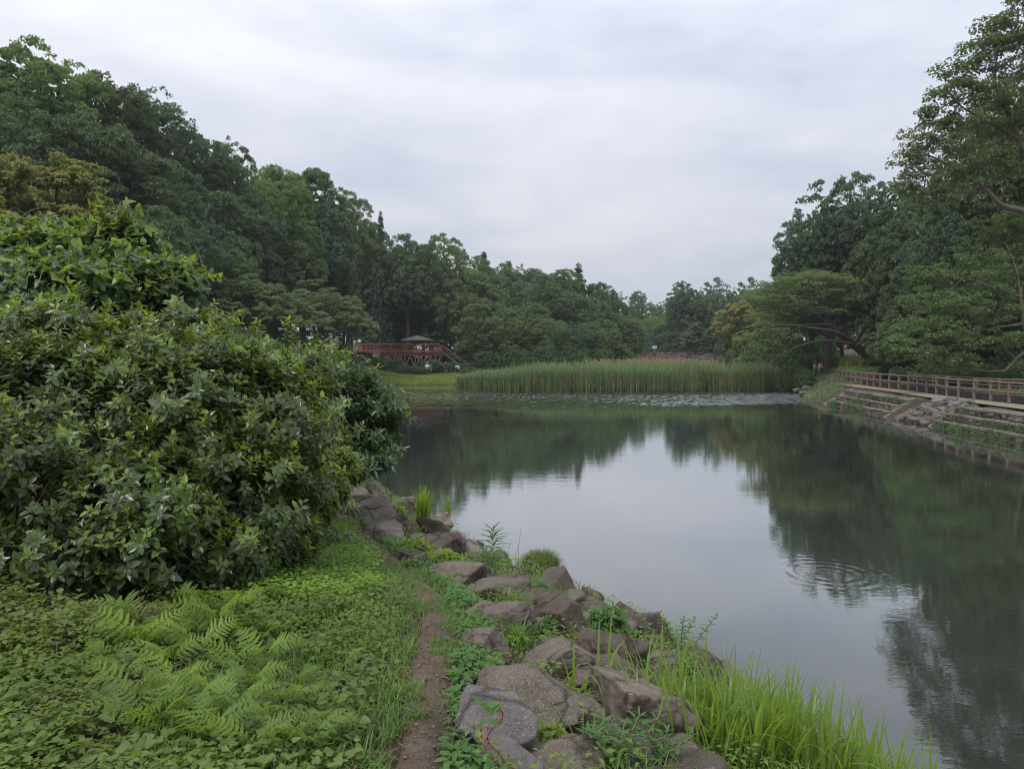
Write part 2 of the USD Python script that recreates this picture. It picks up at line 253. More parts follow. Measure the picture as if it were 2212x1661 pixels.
M['sand'] = plain('sandy_walk', (.215, .18, .125), (.155, .13, .09), 2.5, .95, .3, 40)
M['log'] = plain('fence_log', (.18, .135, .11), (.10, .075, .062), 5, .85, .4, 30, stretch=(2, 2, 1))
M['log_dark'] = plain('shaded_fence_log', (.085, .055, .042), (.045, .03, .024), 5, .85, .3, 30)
M['redwood'] = plain('red_stained_wood', (.19, .070, .054), (.12, .048, .038), 5, .8, .3, 30)
M['redwood2'] = plain('orange_stained_wood', (.25, .10, .070), (.18, .074, .052), 5, .8, .3, 30)
M['strut'] = plain('pale_brown_wood', (.27, .185, .135), (.18, .125, .095), 5, .85)
M['roof'] = plain('grey_green_roof', (.125, .13, .115), (.09, .095, .085), 3, .8)
M['white'] = plain('white_board', (.72, .73, .74), (.62, .63, .65), 6, .6)
M['offwhite'] = plain('off_white_wall', (.62, .61, .58), (.5, .49, .47), 3, .8)
M['ink'] = plain('dark_print', (.06, .06, .07), None, 6, .7)
M['sky_blue'] = plain('light_blue_paint', (.36, .55, .60), (.30, .47, .52), 6, .5)
M['metal'] = plain('grey_metal', (.32, .33, .34), (.25, .26, .27), 8, .4)
M['ochre'] = plain('ochre_post', (.33, .19, .07), (.25, .14, .055), 8, .7)
M['dark'] = plain('dark_glass', (.02, .022, .025), None, 4, .3)
for nm, c in dict(skin=(.42, .26, .19), grey_cloth=(.30, .30, .31), navy_cloth=(.035, .04, .055), pink_cloth=(.56, .40, .37), print_cloth=(.20, .18, .16), straw=(.30, .22, .13), black_cloth=(.03, .028, .028), white_cloth=(.68, .68, .69), blue_grey=(.12, .14, .17), brown_cloth=(.09, .06, .05), hair=(.025, .02, .018), shoe=(.05, .045, .04), khaki=(.26, .22, .15)).items():
    M[nm] = plain(nm, c, tuple(x * .8 for x in c), 30, .85)

# ------------------------------------------------------------------ pond outline, path line, tree positions, terrain
near_px = [(810, 1052), (870, 1084), (925, 1112), (985, 1152), (1045, 1188), (1100, 1222), (1180, 1256), (1260, 1290), (1320, 1318), (1375, 1338), (1450, 1378), (1515, 1412), (1560, 1455), (1592, 1490)]
NEAR = [tuple(G(x, y, 0)[:2]) for x, y in near_px]
POND = np.array([(4.6, -8), (4.4, -2), (4.2, 2.0), (3.5, 4.2), (2.75, 5.6), (2.35, 6.6)] + NEAR[::-1] +
                [(-3.9, 18.6), (-5.5, 25), (-8.0, 38), (-11, 52), (-14, 68), (-15.2, 84.5), (-11, 85.6), (-5.2, 85.2), (-3.2, 78), (-0.5, 73.2), (6, 71.2), (14, 70.6), (22, 71.6), (27.2, 73.5),
                 (26.0, 66), (23.9, 61.5), (21.9, 55.5), (21.55, 51), (20.75, 45.5), (20.05, 40), (19.45, 34.6), (18.7, 27.5), (17.4, 18), (16.5, 8), (16, -8)])
def seg_dist(P, A, B):
    ab = B - A; t = np.clip(((P[:, None] - A) * ab).sum(-1) / np.maximum((ab * ab).sum(-1), 1e-9), 0, 1)
    q = A + t[..., None] * ab; d = np.linalg.norm(P[:, None] - q, axis=-1); return d, t
def pond_sd(P):
    """distance to the water's edge, positive on land"""
    A, B = POND, np.roll(POND, -1, 0); out = np.empty(len(P))
    for k in range(0, len(P), 20000):
        p = P[k:k + 20000]; d, _ = seg_dist(p, A, B); d = d.min(1)
        x, y = p[:, None, 0], p[:, None, 1]
        c = ((A[:, 1] > y) != (B[:, 1] > y)) & (x < (B[:, 0] - A[:, 0]) * (y - A[:, 1]) / np.where(B[:, 1] == A[:, 1], 1e-9, B[:, 1] - A[:, 1]) + A[:, 0])
        out[k:k + 20000] = np.where(c.sum(1) % 2 == 1, -d, d)
    return out
path_px = [(900, 1661, 1.60), (930, 1500, 1.55), (955, 1330, 1.45), (925, 1275, 1.33), (862, 1225, 1.20), (800, 1170, 1.02), (752, 1118, .86), (715, 1082, .72)]
PATH = np.array([(-.28, -3., 1.62), (-.30, 1.2, 1.62)] + [(*G(x, y, z)[:2], z) for x, y, z in path_px] + [(-6.3, 24, .6), (-10.5, 40, .6)])
def path_info(P):
    A, B = PATH[:-1, :2], PATH[1:, :2]; d, t = seg_dist(P, A, B); i = d.argmin(1); k = np.arange(len(P)); t = t[k, i]
    z = PATH[i, 2] * (1 - t) + PATH[i + 1, 2] * t; ab = B[i] - A[i]
    side = np.sign(ab[:, 0] * (P[:, 1] - A[i, 1]) - ab[:, 1] * (P[:, 0] - A[i, 0]))   # +1 = left of the path
    return d[k, i], z, side

# species, crown centre x, crown top y, crown half width (photo pixels), distance, height per half width
LEFT_SKY = [('o', -70, 135, 120, 58), ('h', 95, 88, 120, 60), ('o', 225, 150, 95, 64), ('o', 330, 205, 90, 69), ('o', 420, 272, 85, 75), ('o', 502, 316, 72, 80), ('h', 575, 348, 62, 85), ('o', 660, 350, 88, 88), ('o', 745, 412, 62, 95),
            ('c', 822, 460, 26, 108), ('o', 795, 478, 54, 120), ('o', 880, 503, 60, 110), ('o', 957, 511, 66, 116), ('o', 1030, 556, 45, 128), ('c', 1045, 546, 36, 131), ('o', 1080, 572, 45, 130), ('c', 1098, 566, 44, 132), ('o', 1125, 580, 40, 134), ('o', 1146, 574, 44, 136), ('o', 1165, 582, 42, 136), ('o', 1196, 578, 46, 138), ('o', 1215, 583, 42, 138), ('c', 1250, 572, 44, 140), ('o', 1292, 604, 42, 140), ('o', 1335, 638, 38, 138)]
LEFT_MID = [('o', 60, 215, 110, 53), ('o', 190, 235, 100, 56), ('o', 290, 310, 100, 59), ('o', 385, 372, 95, 64), ('o', 470, 402, 85, 69), ('o', 540, 430, 70, 73), ('b', 608, 372, 78, 79), ('o', 690, 440, 72, 86), ('o', 755, 500, 66, 112), ('o', 825, 540, 58, 117), ('o', 885, 575, 55, 118), ('o', 935, 560, 55, 120)]
LEFT_LOW = [('o', 310, 435, 85, 50), ('o', 400, 482, 82, 58), ('o', 480, 520, 70, 63), ('o', 620, 500, 72, 77), ('o', 700, 540, 62, 88), ('o', 345, 520, 70, 46)]
GOLD = [('g', -30, 228, 105, 35), ('g', 115, 292, 112, 37), ('g', 10, 400, 120, 33), ('g', 215, 400, 40, 38)]
CHERRY = [('l', 520, 552, 110, 61), ('l', 690, 588, 105, 71), ('l', 600, 600, 100, 65), ('l', 740, 640, 78, 77)]
DARK_BEHIND = [('t', 845, 575, 46, 116), ('t', 882, 560, 40, 119), ('t', 915, 590, 36, 121), ('o', 800, 610, 48, 117), ('o', 790, 560, 60, 135), ('o', 850, 600, 60, 138), ('o', 910, 590, 60, 140), ('o', 970, 600, 60, 142), ('o', 880, 660, 40, 128), ('o', 935, 650, 40, 130), ('o', 830, 668, 36, 126)]
DECKSIDE = [('b', 1005, 584, 84, 113), ('o', 1075, 598, 60, 114), ('b', 1055, 648, 66, 106), ('o', 1152, 588, 70, 122), ('o', 1132, 655, 58, 112), ('o', 1212, 618, 65, 120), ('o', 1195, 690, 48, 108), ('o', 1272, 636, 58, 123), ('o', 1290, 690, 48, 112), ('o', 1330, 668, 52, 126), ('o', 1362, 690, 36, 124), ('o', 1245, 700, 44, 109)]
FAR = [('f', 1382, 630, 40, 190), ('f', 1440, 652, 38, 200), ('b', 1402, 682, 38, 165), ('o', 1450, 690, 42, 158), ('b', 1432, 668, 30, 178), ('l', 1480, 705, 38, 149), ('o', 1398, 722, 32, 150), ('b', 1470, 665, 34, 175)]
RIGHT_FAR = [('d', 1530, 596, 60, 150), ('d', 1602, 596, 60, 126), ('d', 1478, 606, 36, 152), ('o', 1560, 650, 60, 148), ('o', 1660, 608, 58, 108), ('l', 1520, 668, 46, 146), ('k', 1594, 654, 46, 99), ('o', 1650, 680, 50, 98), ('o', 1530, 705, 44, 147), ('o', 1450, 712, 36, 150)]
RIGHT = [('d', 1800, 392, 95, 76), ('d', 1752, 470, 66, 80), ('d', 1885, 366, 88, 73), ('o', 1955, 420, 92, 70), ('o', 2060, 470, 105, 63), ('o', 2170, 430, 120, 60), ('o', 2000, 545, 80, 62), ('o', 1905, 500, 72, 68), ('l', 1700, 590, 62, 82), ('o', 1790, 520, 70, 78), ('o', 2110, 590, 90, 56), ('o', 2210, 560, 110, 54), ('o', 1985, 660, 80, 60), ('o', 2240, 300, 120, 62), ('o', 2150, 235, 105, 60), ('o', 2085, 350, 90, 62), ('o', 2230, 160, 110, 58), ('o', 2040, 440, 80, 60)]
RIGHT_BACK = [('o', 1740, 560, 60, 110), ('o', 1830, 545, 70, 106), ('o', 1900, 560, 70, 100), ('d', 1970, 520, 80, 98), ('o', 2050, 520, 80, 92), ('o', 2130, 500, 90, 88), ('o', 2215, 480, 100, 86), ('o', 1800, 640, 50, 96), ('o', 1930, 650, 60, 90), ('o', 2080, 640, 70, 80), ('o', 2200, 620, 80, 76)]
RAT = dict(o=2.75, h=2.7, c=5.6, b=2.6, g=2.3, l=1.75, t=6.0, f=3.0, d=3.0, k=2.2)
TREES = []
for rowname, row in (('left_sky', LEFT_SKY), ('left_mid', LEFT_MID), ('left_low', LEFT_LOW), ('gold', GOLD), ('cherry', CHERRY), ('behind', DARK_BEHIND), ('deckside', DECKSIDE), ('far', FAR), ('right_far', RIGHT_FAR), ('right', RIGHT), ('right_back', RIGHT_BACK)):
    for sp, cx, yt, rx, D in row:
        top = at(cx, yt, D); R = dpx(rx, D); h = RAT[sp] * R
        cap = dict(gold=5.5, cherry=2.6, behind=3.0, deckside=3.0, far=2.6, right_far=1.6, right=2.4, right_back=3.0, left_low=7.0, left_mid=11., left_sky=15.)[rowname]
        cap = {'left_sky': 15 - 10.5 * sstep(64, 104, D), 'left_mid': 11 - 8.6 * sstep(48, 88, D), 'left_low': 7 - 4.6 * sstep(55, 80, D)}.get(rowname, cap)
        cap = 1.3 if rowname == 'right' and cx < 1860 else cap
        lo = 1.0
        h = max(h, top[2] - cap); h = min(h, top[2] - lo)
        TREES.append(dict(row=rowname, sp=sp, x=top[0], y=top[1], base=top[2] - h, h=h, R=R, px=cx, D=D))
ctl = [(t['x'], t['y'], t['base']) for t in TREES]
ctl += [(-12, 88, .25), (-5, 88, .3), (-14, 96, .6), (-4, 98, .6), (0, 97, .5), (-10, 103, 1.2), (-4, 104, 1.2), (-7, 106, 1.5), (-12, 106, 1.6), (-14, 108, 1.7), (-9, 109, 1.8), (-4, 108, 1.6), (-16, 104, 1.4), (-20, 103, 1.5), (-22, 106, 1.8), (-18, 107, 1.8), (-20, 109, 2.0), (-16, 109, 1.8), (-24, 104, 1.9), (-23, 99, 1.5), (-25, 108, 2.2), (-20, 105, 1.6), (-20, 92, 1.1), (-19, 98, 1.2), (-16, 88, .6), (-18, 84, .9), (-20, 100, 1.4), (-17, 95, .9), (-22, 93, 1.6), (-18, 78, .9), (-20, 86, 1.2), (-15, 100, .9), (-11, 99, .8), (-17, 75, 1.0), (-14, 58, .9), (-11, 44, .8),
        (5, 90, .3), (14, 92, .3), (24, 92, .4), (5, 105, .5), (15, 108, .6), (28, 108, .8), (33, 80, .9), (40, 90, 1.1), (45, 100, 1.4), (24, 140, 3.2), (14, 150, 3.2), (34, 142, 3.2), (45, 150, 3.5), (26, 160, 3.4),
        (26, 30, 1.3), (30, 40, 1.3), (31, 50, 1.3), (33, 60, 1.3), (36, 70, 1.3), (34, 76, 1.1), (32, 75, 1.06), (31, 77, 1.06), (33, 72, 1.05), (38, 84, 1.2), (38, 60, 1.6), (40, 45, 2.0), (36, 30, 1.8), (30, 15, 1.6), (26, 0, 1.3), (42, 78, 1.3), (46, 90, 1.4), (34, 86, .9), (36, 94, 1.0), (44, 104, 1.6),
        (-60, 200, 8), (0, 260, 6), (80, 220, 8), (120, 120, 10), (100, 40, 9), (-90, 30, 16), (-40, 20, 7), (-25, 25, 3.5), (-60, -30, 8), (60, -30, 5), (0, -50, 2), (-12, 12, 2.4), (-12, 4, 2.4), (-12, 22, 2.2), (-18, 40, 3.2)]
ctl = np.array(ctl); ctl_tree = cKDTree(ctl[:, :2])
def z_far(P):
    d, i = ctl_tree.query(P, k=9); w = 1 / (d + 1.2) ** 3; return (w * ctl[i, 2]).sum(1) / w.sum(1)
def terrain(P):
    P = np.asarray(P, float).reshape(-1, 2); x, y = P.T
    ds = pond_sd(P); far = z_far(P)
    right = sstep(10, 14, x) * (1 - sstep(60, 66, y))                       # terraced bank and walk
    ramp = np.where(right > .5, 2.0, 4.0)
    z = far * sstep(-.2, 1, np.maximum(ds, 0) / ramp)
    zr = np.where(ds < 2.3, np.minimum(.42 * np.maximum(ds, 0), .80), .97) + (far - .97) * sstep(6.2, 8.5, ds)
    z = z * (1 - right) + zr * right
    # near bank: from the path down to the water, and a gentle rise on the other side
    dp, zp, side = path_info(P)
    t = np.clip(ds / np.maximum(ds + dp, 1e-6), 0, 1)
    zn = np.where(side < 0, zp * np.clip(t, 0, 1) ** .75, zp + .10 * np.minimum(dp, 2) + .22 * np.maximum(dp - 2, 0))
    bump = (meshkit.fbm(np.stack([x * 1.3, y * 1.3, x * 0], 1), 3, 3) - .5) * .16 + (meshkit.noise(np.stack([x * 4, y * 4, x * 0], 1), 5) - .5) * .05
    zn = zn + bump * np.clip(dp / .5, .15, 1) * np.clip(ds / .6, 0, 1)
    wn = (1 - sstep(20, 32, y)) * (1 - sstep(7, 13, -x)) * (1 - sstep(8, 10, x)) * (ds > 0)
    z = z * (1 - wn) + zn * wn
    z = z + (meshkit.fbm(np.stack([x * .12, y * .12, x * 0], 1), 3, 9) - .5) * .8 * sstep(12, 40, ds) * (1 - right)
    return np.where(ds < 0, -.05 - np.minimum(1.2, .35 * -ds), z)
def tz(x, y): return float(terrain([[x, y]])[0])
def T(xd, yd, tmax=40., n=800):
    """where the ray through a photo pixel meets the ground of the near bank"""
    d = ray(xd, yd); d = d / d[1]; t = np.linspace(1.2, tmax, n); p = EYE + t[:, None] * d
    below = np.nonzero(p[:, 2] < np.maximum(terrain(p[:, :2]), 0))[0]
    return p[below[0]] if len(below) else p[-1]

def grid_lines(lo, hi, fine_lo, fine_hi, step, grow=1.12, most=9.0):
    a = list(np.arange(fine_lo, fine_hi, step)); s = step; v = fine_hi
    while v < hi: a.append(v); s = min(s * grow, most); v += s
    a.append(hi); s = step; v = fine_lo - step
    while v > lo: a.insert(0, v); s = min(s * grow, most); v -= s
    a.insert(0, lo); return np.array(a)
gx = grid_lines(-330, 330, -6.0, 4.0, .14, 1.06, 9.0); gy = grid_lines(-70, 480, 1.5, 16.0, .14, 1.04, 9.0)
X, Y = np.meshgrid(gx, gy, indexing='ij'); GP = np.stack([X.ravel(), Y.ravel()], 1)
GV = np.column_stack([GP, terrain(GP)]); ny = len(gy)
i, j = np.meshgrid(np.arange(len(gx) - 1), np.arange(ny - 1), indexing='ij'); a = (i * ny + j).ravel()
GF = np.concatenate([np.stack([a, a + ny, a + ny + 1], 1), np.stack([a, a + ny + 1, a + 1], 1)])
obj('ground', (GV, GF), M['soil'], smooth=True, kind='structure', label='dark brown soil of the pond banks and wooded slopes', cat='ground')
print('terrain', len(GV))

# water: one sheet, wave relief in its material
lo, hi = POND.min(0) - 1.5, POND.max(0) + 1.5
M['water'] = usdkit.material(stage, '/World/Looks/pond_water', {
    'g': ('geometry', {}), 's': ('separate_xyz', {}),
    'm1': ('mapping', {'scale': (.55, 1.5, 1.0), 'rotation': (0, 0, .12)}), 'n1': ('noise_texture', {'scale': 1.6, 'detail': 3.0, 'roughness': .5}),
    'm2': ('mapping', {'scale': (1.0, 2.2, 1.0), 'rotation': (0, 0, -.1)}), 'n2': ('noise_texture', {'scale': 5.5, 'detail': 3.0, 'roughness': .55}),
    'mrip': ('mapping', {'scale': (3.6, .34, 1.0)}), 'n3': ('noise_texture', {'scale': 1.0, 'detail': 1.0, 'roughness': .6}), 'n3c': ('math', {'math_type': 'subtract', 'value2': .5}), 'n2c': ('math', {'math_type': 'subtract', 'value2': .5}), 'h3': ('math', {'math_type': 'multiply'}), 'hs3': ('math', {'math_type': 'multiply_add', 'value2': 34.0}), 'mw': ('mapping', {'scale': (.045, .10, 1.0)}), 'nw': ('noise_texture', {'scale': 1.0, 'detail': 3.0}),
    # the breeze ruffles the water near the reeds: a band at 55-68 m with ragged edges
    'wv': ('math', {'math_type': 'multiply_add', 'value2': 26.0}),
    'ra': ('map_range', {'range_type': 'smoothstep', 'from_min': 60., 'from_max': 69., 'to_min': 0., 'to_max': 1., 'clamp': True}),
    'rb': ('map_range', {'range_type': 'smoothstep', 'from_min': 81.0, 'from_max': 84.0, 'to_min': 1., 'to_max': 0., 'clamp': True}),
    'band': ('math', {'math_type': 'multiply'}),
    'patch': ('map_range', {'range_type': 'smoothstep', 'from_min': .50, 'from_max': .66, 'to_min': .0, 'to_max': .35, 'clamp': True}), 'farw': ('map_range', {'range_type': 'smoothstep', 'from_min': 30., 'from_max': 50., 'to_min': .0, 'to_max': 1., 'clamp': True}), 'pf': ('math', {'math_type': 'multiply'}),
    'amp': ('math', {'math_type': 'add'}), 'amp2': ('math', {'math_type': 'multiply_add', 'value2': .6, 'value3': .035}),
    'h': ('math', {'math_type': 'multiply'}), 'h1': ('math', {'math_type': 'multiply', 'value2': .06}), 'hs': ('math', {'math_type': 'add'}),
    # rings round a spot where a fish rose
    'vd': ('vector_math', {'math_type': 'distance', 'vector2': tuple(G(1790, 1237, 0))}), 'k': ('math', {'math_type': 'multiply', 'value2': 30.0}), 'sn': ('math', {'math_type': 'sine'}),
    'e1': ('map_range', {'range_type': 'smoothstep', 'from_min': .05, 'from_max': .5, 'to_min': 0., 'to_max': 1., 'clamp': True}), 'e2': ('map_range', {'range_type': 'smoothstep', 'from_min': .55, 'from_max': 1.05, 'to_min': 1., 'to_max': 0., 'clamp': True}),
    'e': ('math', {'math_type': 'multiply'}), 'rg': ('math', {'math_type': 'multiply'}), 'rgs': ('math', {'math_type': 'multiply_add', 'value2': .018}),
    'b': ('bump', {'strength': 1.0, 'distance': .02}), 'lw': ('layer_weight', {'blend': .5}), 'fr': ('rgb_ramp', {'ramp': [(0, (.03, .03, .03)), (.5, (.10, .10, .10)), (.64, (.27, .27, .27)), (.79, (.58, .58, .58)), (.92, (.80, .80, .80)), (1, (.96, .96, .96))]}), 'df': ('diffuse_bsdf', {'color': (.012, .014, .011)}), 'gl': ('glossy_bsdf', {'color': (.97, .985, 1.0), 'roughness': 0.0}), 'p': ('mix_closure', {})},
    [('g.position', 's.vector'), ('g.position', 'm1.vector'), ('g.position', 'm2.vector'), ('g.position', 'mw.vector'), ('m1.vector', 'n1.vector'), ('m2.vector', 'n2.vector'), ('mw.vector', 'nw.vector'),
     ('nw.fac', 'wv.value1'), ('s.y', 'wv.value3'), ('wv.value', 'ra.value'), ('wv.value', 'rb.value'), ('ra.result', 'band.value1'), ('rb.result', 'band.value2'),
     ('nw.fac', 'patch.value'), ('s.y', 'farw.value'), ('patch.result', 'pf.value1'), ('farw.result', 'pf.value2'),
     ('band.value', 'amp.value1'), ('pf.value', 'amp.value2'), ('amp.value', 'amp2.value1'), ('n2.fac', 'n2c.value1'), ('n2c.value', 'h.value1'), ('amp2.value', 'h.value2'), ('n1.fac', 'h1.value1'), ('g.position', 'mrip.vector'), ('mrip.vector', 'n3.vector'), ('n3.fac', 'n3c.value1'), ('n3c.value', 'h3.value1'), ('amp.value', 'h3.value2'), ('h3.value', 'hs3.value1'), ('h.value', 'hs3.value3'), ('hs3.value', 'hs.value1'), ('h1.value', 'hs.value2'),
     ('g.position', 'vd.vector1'), ('vd.value', 'k.value1'), ('k.value', 'sn.value1'), ('vd.value', 'e1.value'), ('vd.value', 'e2.value'), ('e1.result', 'e.value1'), ('e2.result', 'e.value2'), ('sn.value', 'rg.value1'), ('e.value', 'rg.value2'),
     ('rg.value', 'rgs.value1'), ('hs.value', 'rgs.value3'), ('rgs.value', 'b.height'), ('b.normal', 'gl.normal'), ('b.normal', 'lw.normal'), ('lw.facing', 'fr.fac'), ('fr.color', 'p.fac'), ('df.BSDF', 'p.closure1'), ('gl.BSDF', 'p.closure2')], surface='p.closure')
obj('pond_water', (np.array([[lo[0], lo[1], 0], [hi[0], lo[1], 0], [hi[0], hi[1], 0], [lo[0], hi[1], 0]]), np.array([[0, 1, 2], [0, 2, 3]])), M['water'], kind='structure',
    label='calm dark pond mirroring the grey sky and the trees', cat='pond water')

# footpath: a strip of trodden dirt on the bank
pc = []
for a_, b_ in zip(PATH[:-3], PATH[1:-2]):
    for t in np.linspace(0, 1, 24, endpoint=False): pc.append(a_[:2] * (1 - t) + b_[:2] * t)
pc = np.array(pc); k9 = np.ones(15) / 15
pc = np.stack([np.convolve(np.pad(pc[:, q], 7, mode='edge'), k9, 'valid') for q in (0, 1)], 1)
tt = unit(np.gradient(pc, axis=0)); nn = np.stack([tt[:, 1], -tt[:, 0]], 1)
w_ = .105 + .09 * (meshkit.noise(np.stack([pc[:, 1] * 1.7, pc[:, 0], pc[:, 0] * 0], 1), 4) - .5)
us = np.linspace(-1, 1, 9); PV = (pc[:, None] + us[None, :, None] * (w_[:, None, None] * nn[:, None])).reshape(-1, 2)
PZ = terrain(PV) + .022 * (1 - np.tile(np.abs(us), len(pc)) ** 4) - .006 * np.tile(np.abs(us), len(pc)) ** 4
q = (np.arange(len(pc) - 1)[:, None] * 9 + np.arange(8)[None]).ravel()
obj('footpath', (np.column_stack([PV, PZ]), np.concatenate([np.stack([q, q + 1, q + 10], 1), np.stack([q, q + 10, q + 9], 1)])), M['dirt'], smooth=True, kind='structure', label='narrow trodden dirt footpath between fern bank and boulders', cat='path')

# ------------------------------------------------------------------ trees
Q = tpl_quad(.62, .12, .10)
def leaves_on(r, C, rad, per, size, flat=1.0, upbias=.35, tpl=Q, jit=.55):
    """leaf-sized faces round clump centres C (n,3) of radius rad"""
    n = len(C); d = rdir(r, n * per); d[:, 2] = np.where(d[:, 2] < -.35, -d[:, 2], d[:, 2])
    rr = np.repeat(np.broadcast_to(rad, n), per)[:, None] * (.45 + .6 * r.random((n * per, 1)))
    P = np.repeat(C, per, 0) + d * rr * np.array([1, 1, flat])
    N = unit(d * [1, 1, .8] + [0, 0, upbias] + r.normal(size=d.shape) * jit)
    D = unit(np.cross(N, rdir(r, len(N))) + d * .25 - np.array([0, 0, .25]))
    return place(tpl, P, D, N, size * (.7 + .6 * r.random(len(P))), .8 + .5 * r.random(len(P)))
def crown_dome(seed, npuff=44, sub=16, per=33, rx=.30, rz=.37, cz=.53, pr=(.085, .135), size=.0185, zlow=-.9, flat=.8, power=1.0):
    r = rng(seed); d = rdir(r, npuff * 4); d = d[d[:, 2] > zlow][:npuff]
    lump = 1 + .22 * (r.random(len(d)) - .5)
    C = np.array([0, 0, cz]) + d * np.array([rx, rx, rz]) * lump[:, None]
    pr_ = pr[0] + (pr[1] - pr[0]) * r.random(len(d))
    s = rdir(r, len(d) * sub * 2).reshape(len(d), -1, 3); out = []
    for k in range(len(d)):
        ok = (s[k] @ d[k] > -.15) | (s[k][:, 2] > .55); q = s[k][ok][:sub]; out.append(C[k] + q * pr_[k] * np.array([1, 1, flat]))
    SC = np.vstack(out); q = rdir(r, 1500) * (r.random((1500, 1)) ** .4) * np.array([rx, rx, rz]) * .95 + [0, 0, cz]
    return cat_meshes([leaves_on(r, SC, .030, per, size, .75), place(Q, q, rdir(r, 1500), rdir(r, 1500) + [0, 0, .6], size * 2.6, 1.1)]), C, SC
def crown_layered(seed, n=48, size=.018, per=60, rx=.55, h0=.42, h1=.92):
    r = rng(seed); C = []
    for k in range(n):
        a = r.random() * 6.283; q = math.sqrt(r.random()); z = h0 + (h1 - h0) * (1 - q ** 1.7) * (.55 + .5 * r.random())
        C.append([rx * q * math.cos(a), rx * q * math.sin(a), z])
    C = np.array(C); SC = []
    for c in C:
        o = unit(np.array([c[0], c[1], 0.001])); m = 9
        t = r.random(m)[:, None] - .35; s = (r.random(m)[:, None] - .5)
        SC.append(c + o * t * .26 + np.cross([0, 0, 1.], o) * s * .20 + np.array([0, 0, 1]) * (-.10 * np.clip(t, 0, 1) ** 1.5 + .02 * r.normal(size=(m, 1))))
    SC = np.vstack(SC)
    return leaves_on(r, SC, .045, per, size, .30, 1.2, jit=.45), C, SC
def crown_conifer(seed, size=.016, levels=24, z0=.10, rb=.16, per=26, droop=.25, power=.8):
    r = rng(seed); SC = []
    for k in range(levels):
        t = k / levels; z = z0 + (1 - z0) * t; R = rb * (1 - t) ** power * (.8 + .4 * r.random()); m = max(4, int(11 * (1 - t) + 3))
        for a in np.arange(m) * 6.283 / m + r.random() * 6:
            L = R * (.6 + .5 * r.random())
            for q in (1., .72, .42): SC.append([L * q * math.cos(a), L * q * math.sin(a), z - droop * L * q + .012 * r.normal()])
    SC.append([0, 0, .985]); SC.append([0, 0, 1.0]); SC = np.array(SC)
    return leaves_on(r, SC, .017, per, size, .8, .4), SC, SC
def trunk_mesh(seed, C, h0=.72, r0=.022, limbs=7, bend=.02):
    r = rng(seed + 77); z = np.r_[-.9 if h0 < .9 else -.03, np.linspace(-.02, h0, 6)]
    P = np.stack([bend * np.sin(np.maximum(z, 0) * 5 + seed), bend * np.cos(np.maximum(z, 0) * 4 + seed) - bend, z], 1)
    ms = [tube(P, np.linspace(r0, r0 * .35, 7) * (1 + .5 * (z < 0)), 7)]
    for c in C[r.permutation(len(C))[:limbs]]:
        k = r.integers(3, 6); a = P[k]; mid = (a * .5 + c * .5) + [0, 0, -.03]
        ms.append(tube(bez(a, mid, c, 5), np.linspace(r0 * .45, r0 * .12, 5), 5))
    return cat_meshes(ms)
PROTO = {}
def tree_proto(key, crown, mat, seed, trunk=dict(), bark='bark', extra=None):
    p = proto('tree_' + key); (V, F), C, SC = crown
    obj('trunk', trunk_mesh(seed, C, **trunk), M[bark], p)
    obj('crown', (V, F), M[mat], p)
    if extra is not None: obj('blossom', extra(SC), M['cream'], p)
    PROTO.setdefault(key[:-1], []).append(p)
for k, (m, kw) in enumerate([('oak0', {}), ('oak1', dict(npuff=38, pr=(.10, .15))), ('oak2', dict(rz=.38, npuff=46)), ('oak0', dict(npuff=50, pr=(.07, .11)))]):
    tree_proto(f'o{k}', crown_dome(11 + k, **kw), m, k)
tree_proto('h0', crown_dome(31, npuff=50, pr=(.075, .12)), 'bright', 31); tree_proto('h1', crown_dome(32), 'oak2', 32)
tree_proto('b0', crown_dome(33, npuff=50, pr=(.075, .125), rz=.40, cz=.50), 'bright', 33); tree_proto('b1', crown_dome(34, rz=.40, cz=.50), 'oak2', 34)
tree_proto('g0', crown_layered(35, n=64, rx=.35, h0=.15, h1=.95, size=.024, per=56), 'gold', 35); pass
tree_proto('c0', crown_conifer(37), 'conifer', 37, dict(h0=.96, r0=.013, limbs=0, bend=0)); tree_proto('c1', crown_conifer(38, levels=20, rb=.17, power=.65), 'conifer', 38, dict(h0=.96, r0=.013, limbs=0, bend=0)); tree_proto('c2', crown_conifer(39, levels=18, rb=.19, power=.9, droop=.05), 'oak1', 39, dict(h0=.96, r0=.013, limbs=0, bend=0))
tree_proto('t0', crown_conifer(40, z0=.42, rb=.15, power=.6, levels=18), 'conifer', 40, dict(h0=.97, r0=.018, limbs=0, bend=.004)); tree_proto('t1', crown_conifer(41, z0=.5, rb=.15, power=.5, levels=16), 'conifer', 41, dict(h0=.97, r0=.018, limbs=0, bend=.004))
tree_proto('l0', crown_layered(42), 'cherry', 42, dict(h0=.55, limbs=16, r0=.03)); tree_proto('l1', crown_layered(43, n=46), 'cherry', 43, dict(h0=.55, limbs=16, r0=.03))
tree_proto('f0', crown_dome(44, npuff=34, pr=(.10, .15)), 'oak0', 44)
tree_proto('d0', crown_dome(45, npuff=42, sub=11, per=36, rx=.30, rz=.38, cz=.52, pr=(.10, .16), size=.0185), 'oak1', 45, dict(limbs=16, r0=.02)); tree_proto('d1', crown_dome(46, npuff=44, sub=11, per=36, rz=.38, cz=.52, pr=(.09, .15), size=.0185), 'oak1', 46, dict(limbs=16, r0=.02))
_r = rng(5); tree_proto('k0', crown_dome(47, npuff=44), 'oak2', 47, extra=lambda SC: leaves_on(_r, SC[(SC[:, 2] > .42) & (_r.random(len(SC)) < .75)] * [1.05, 1.05, 1.03], .026, 26, .022, .7))

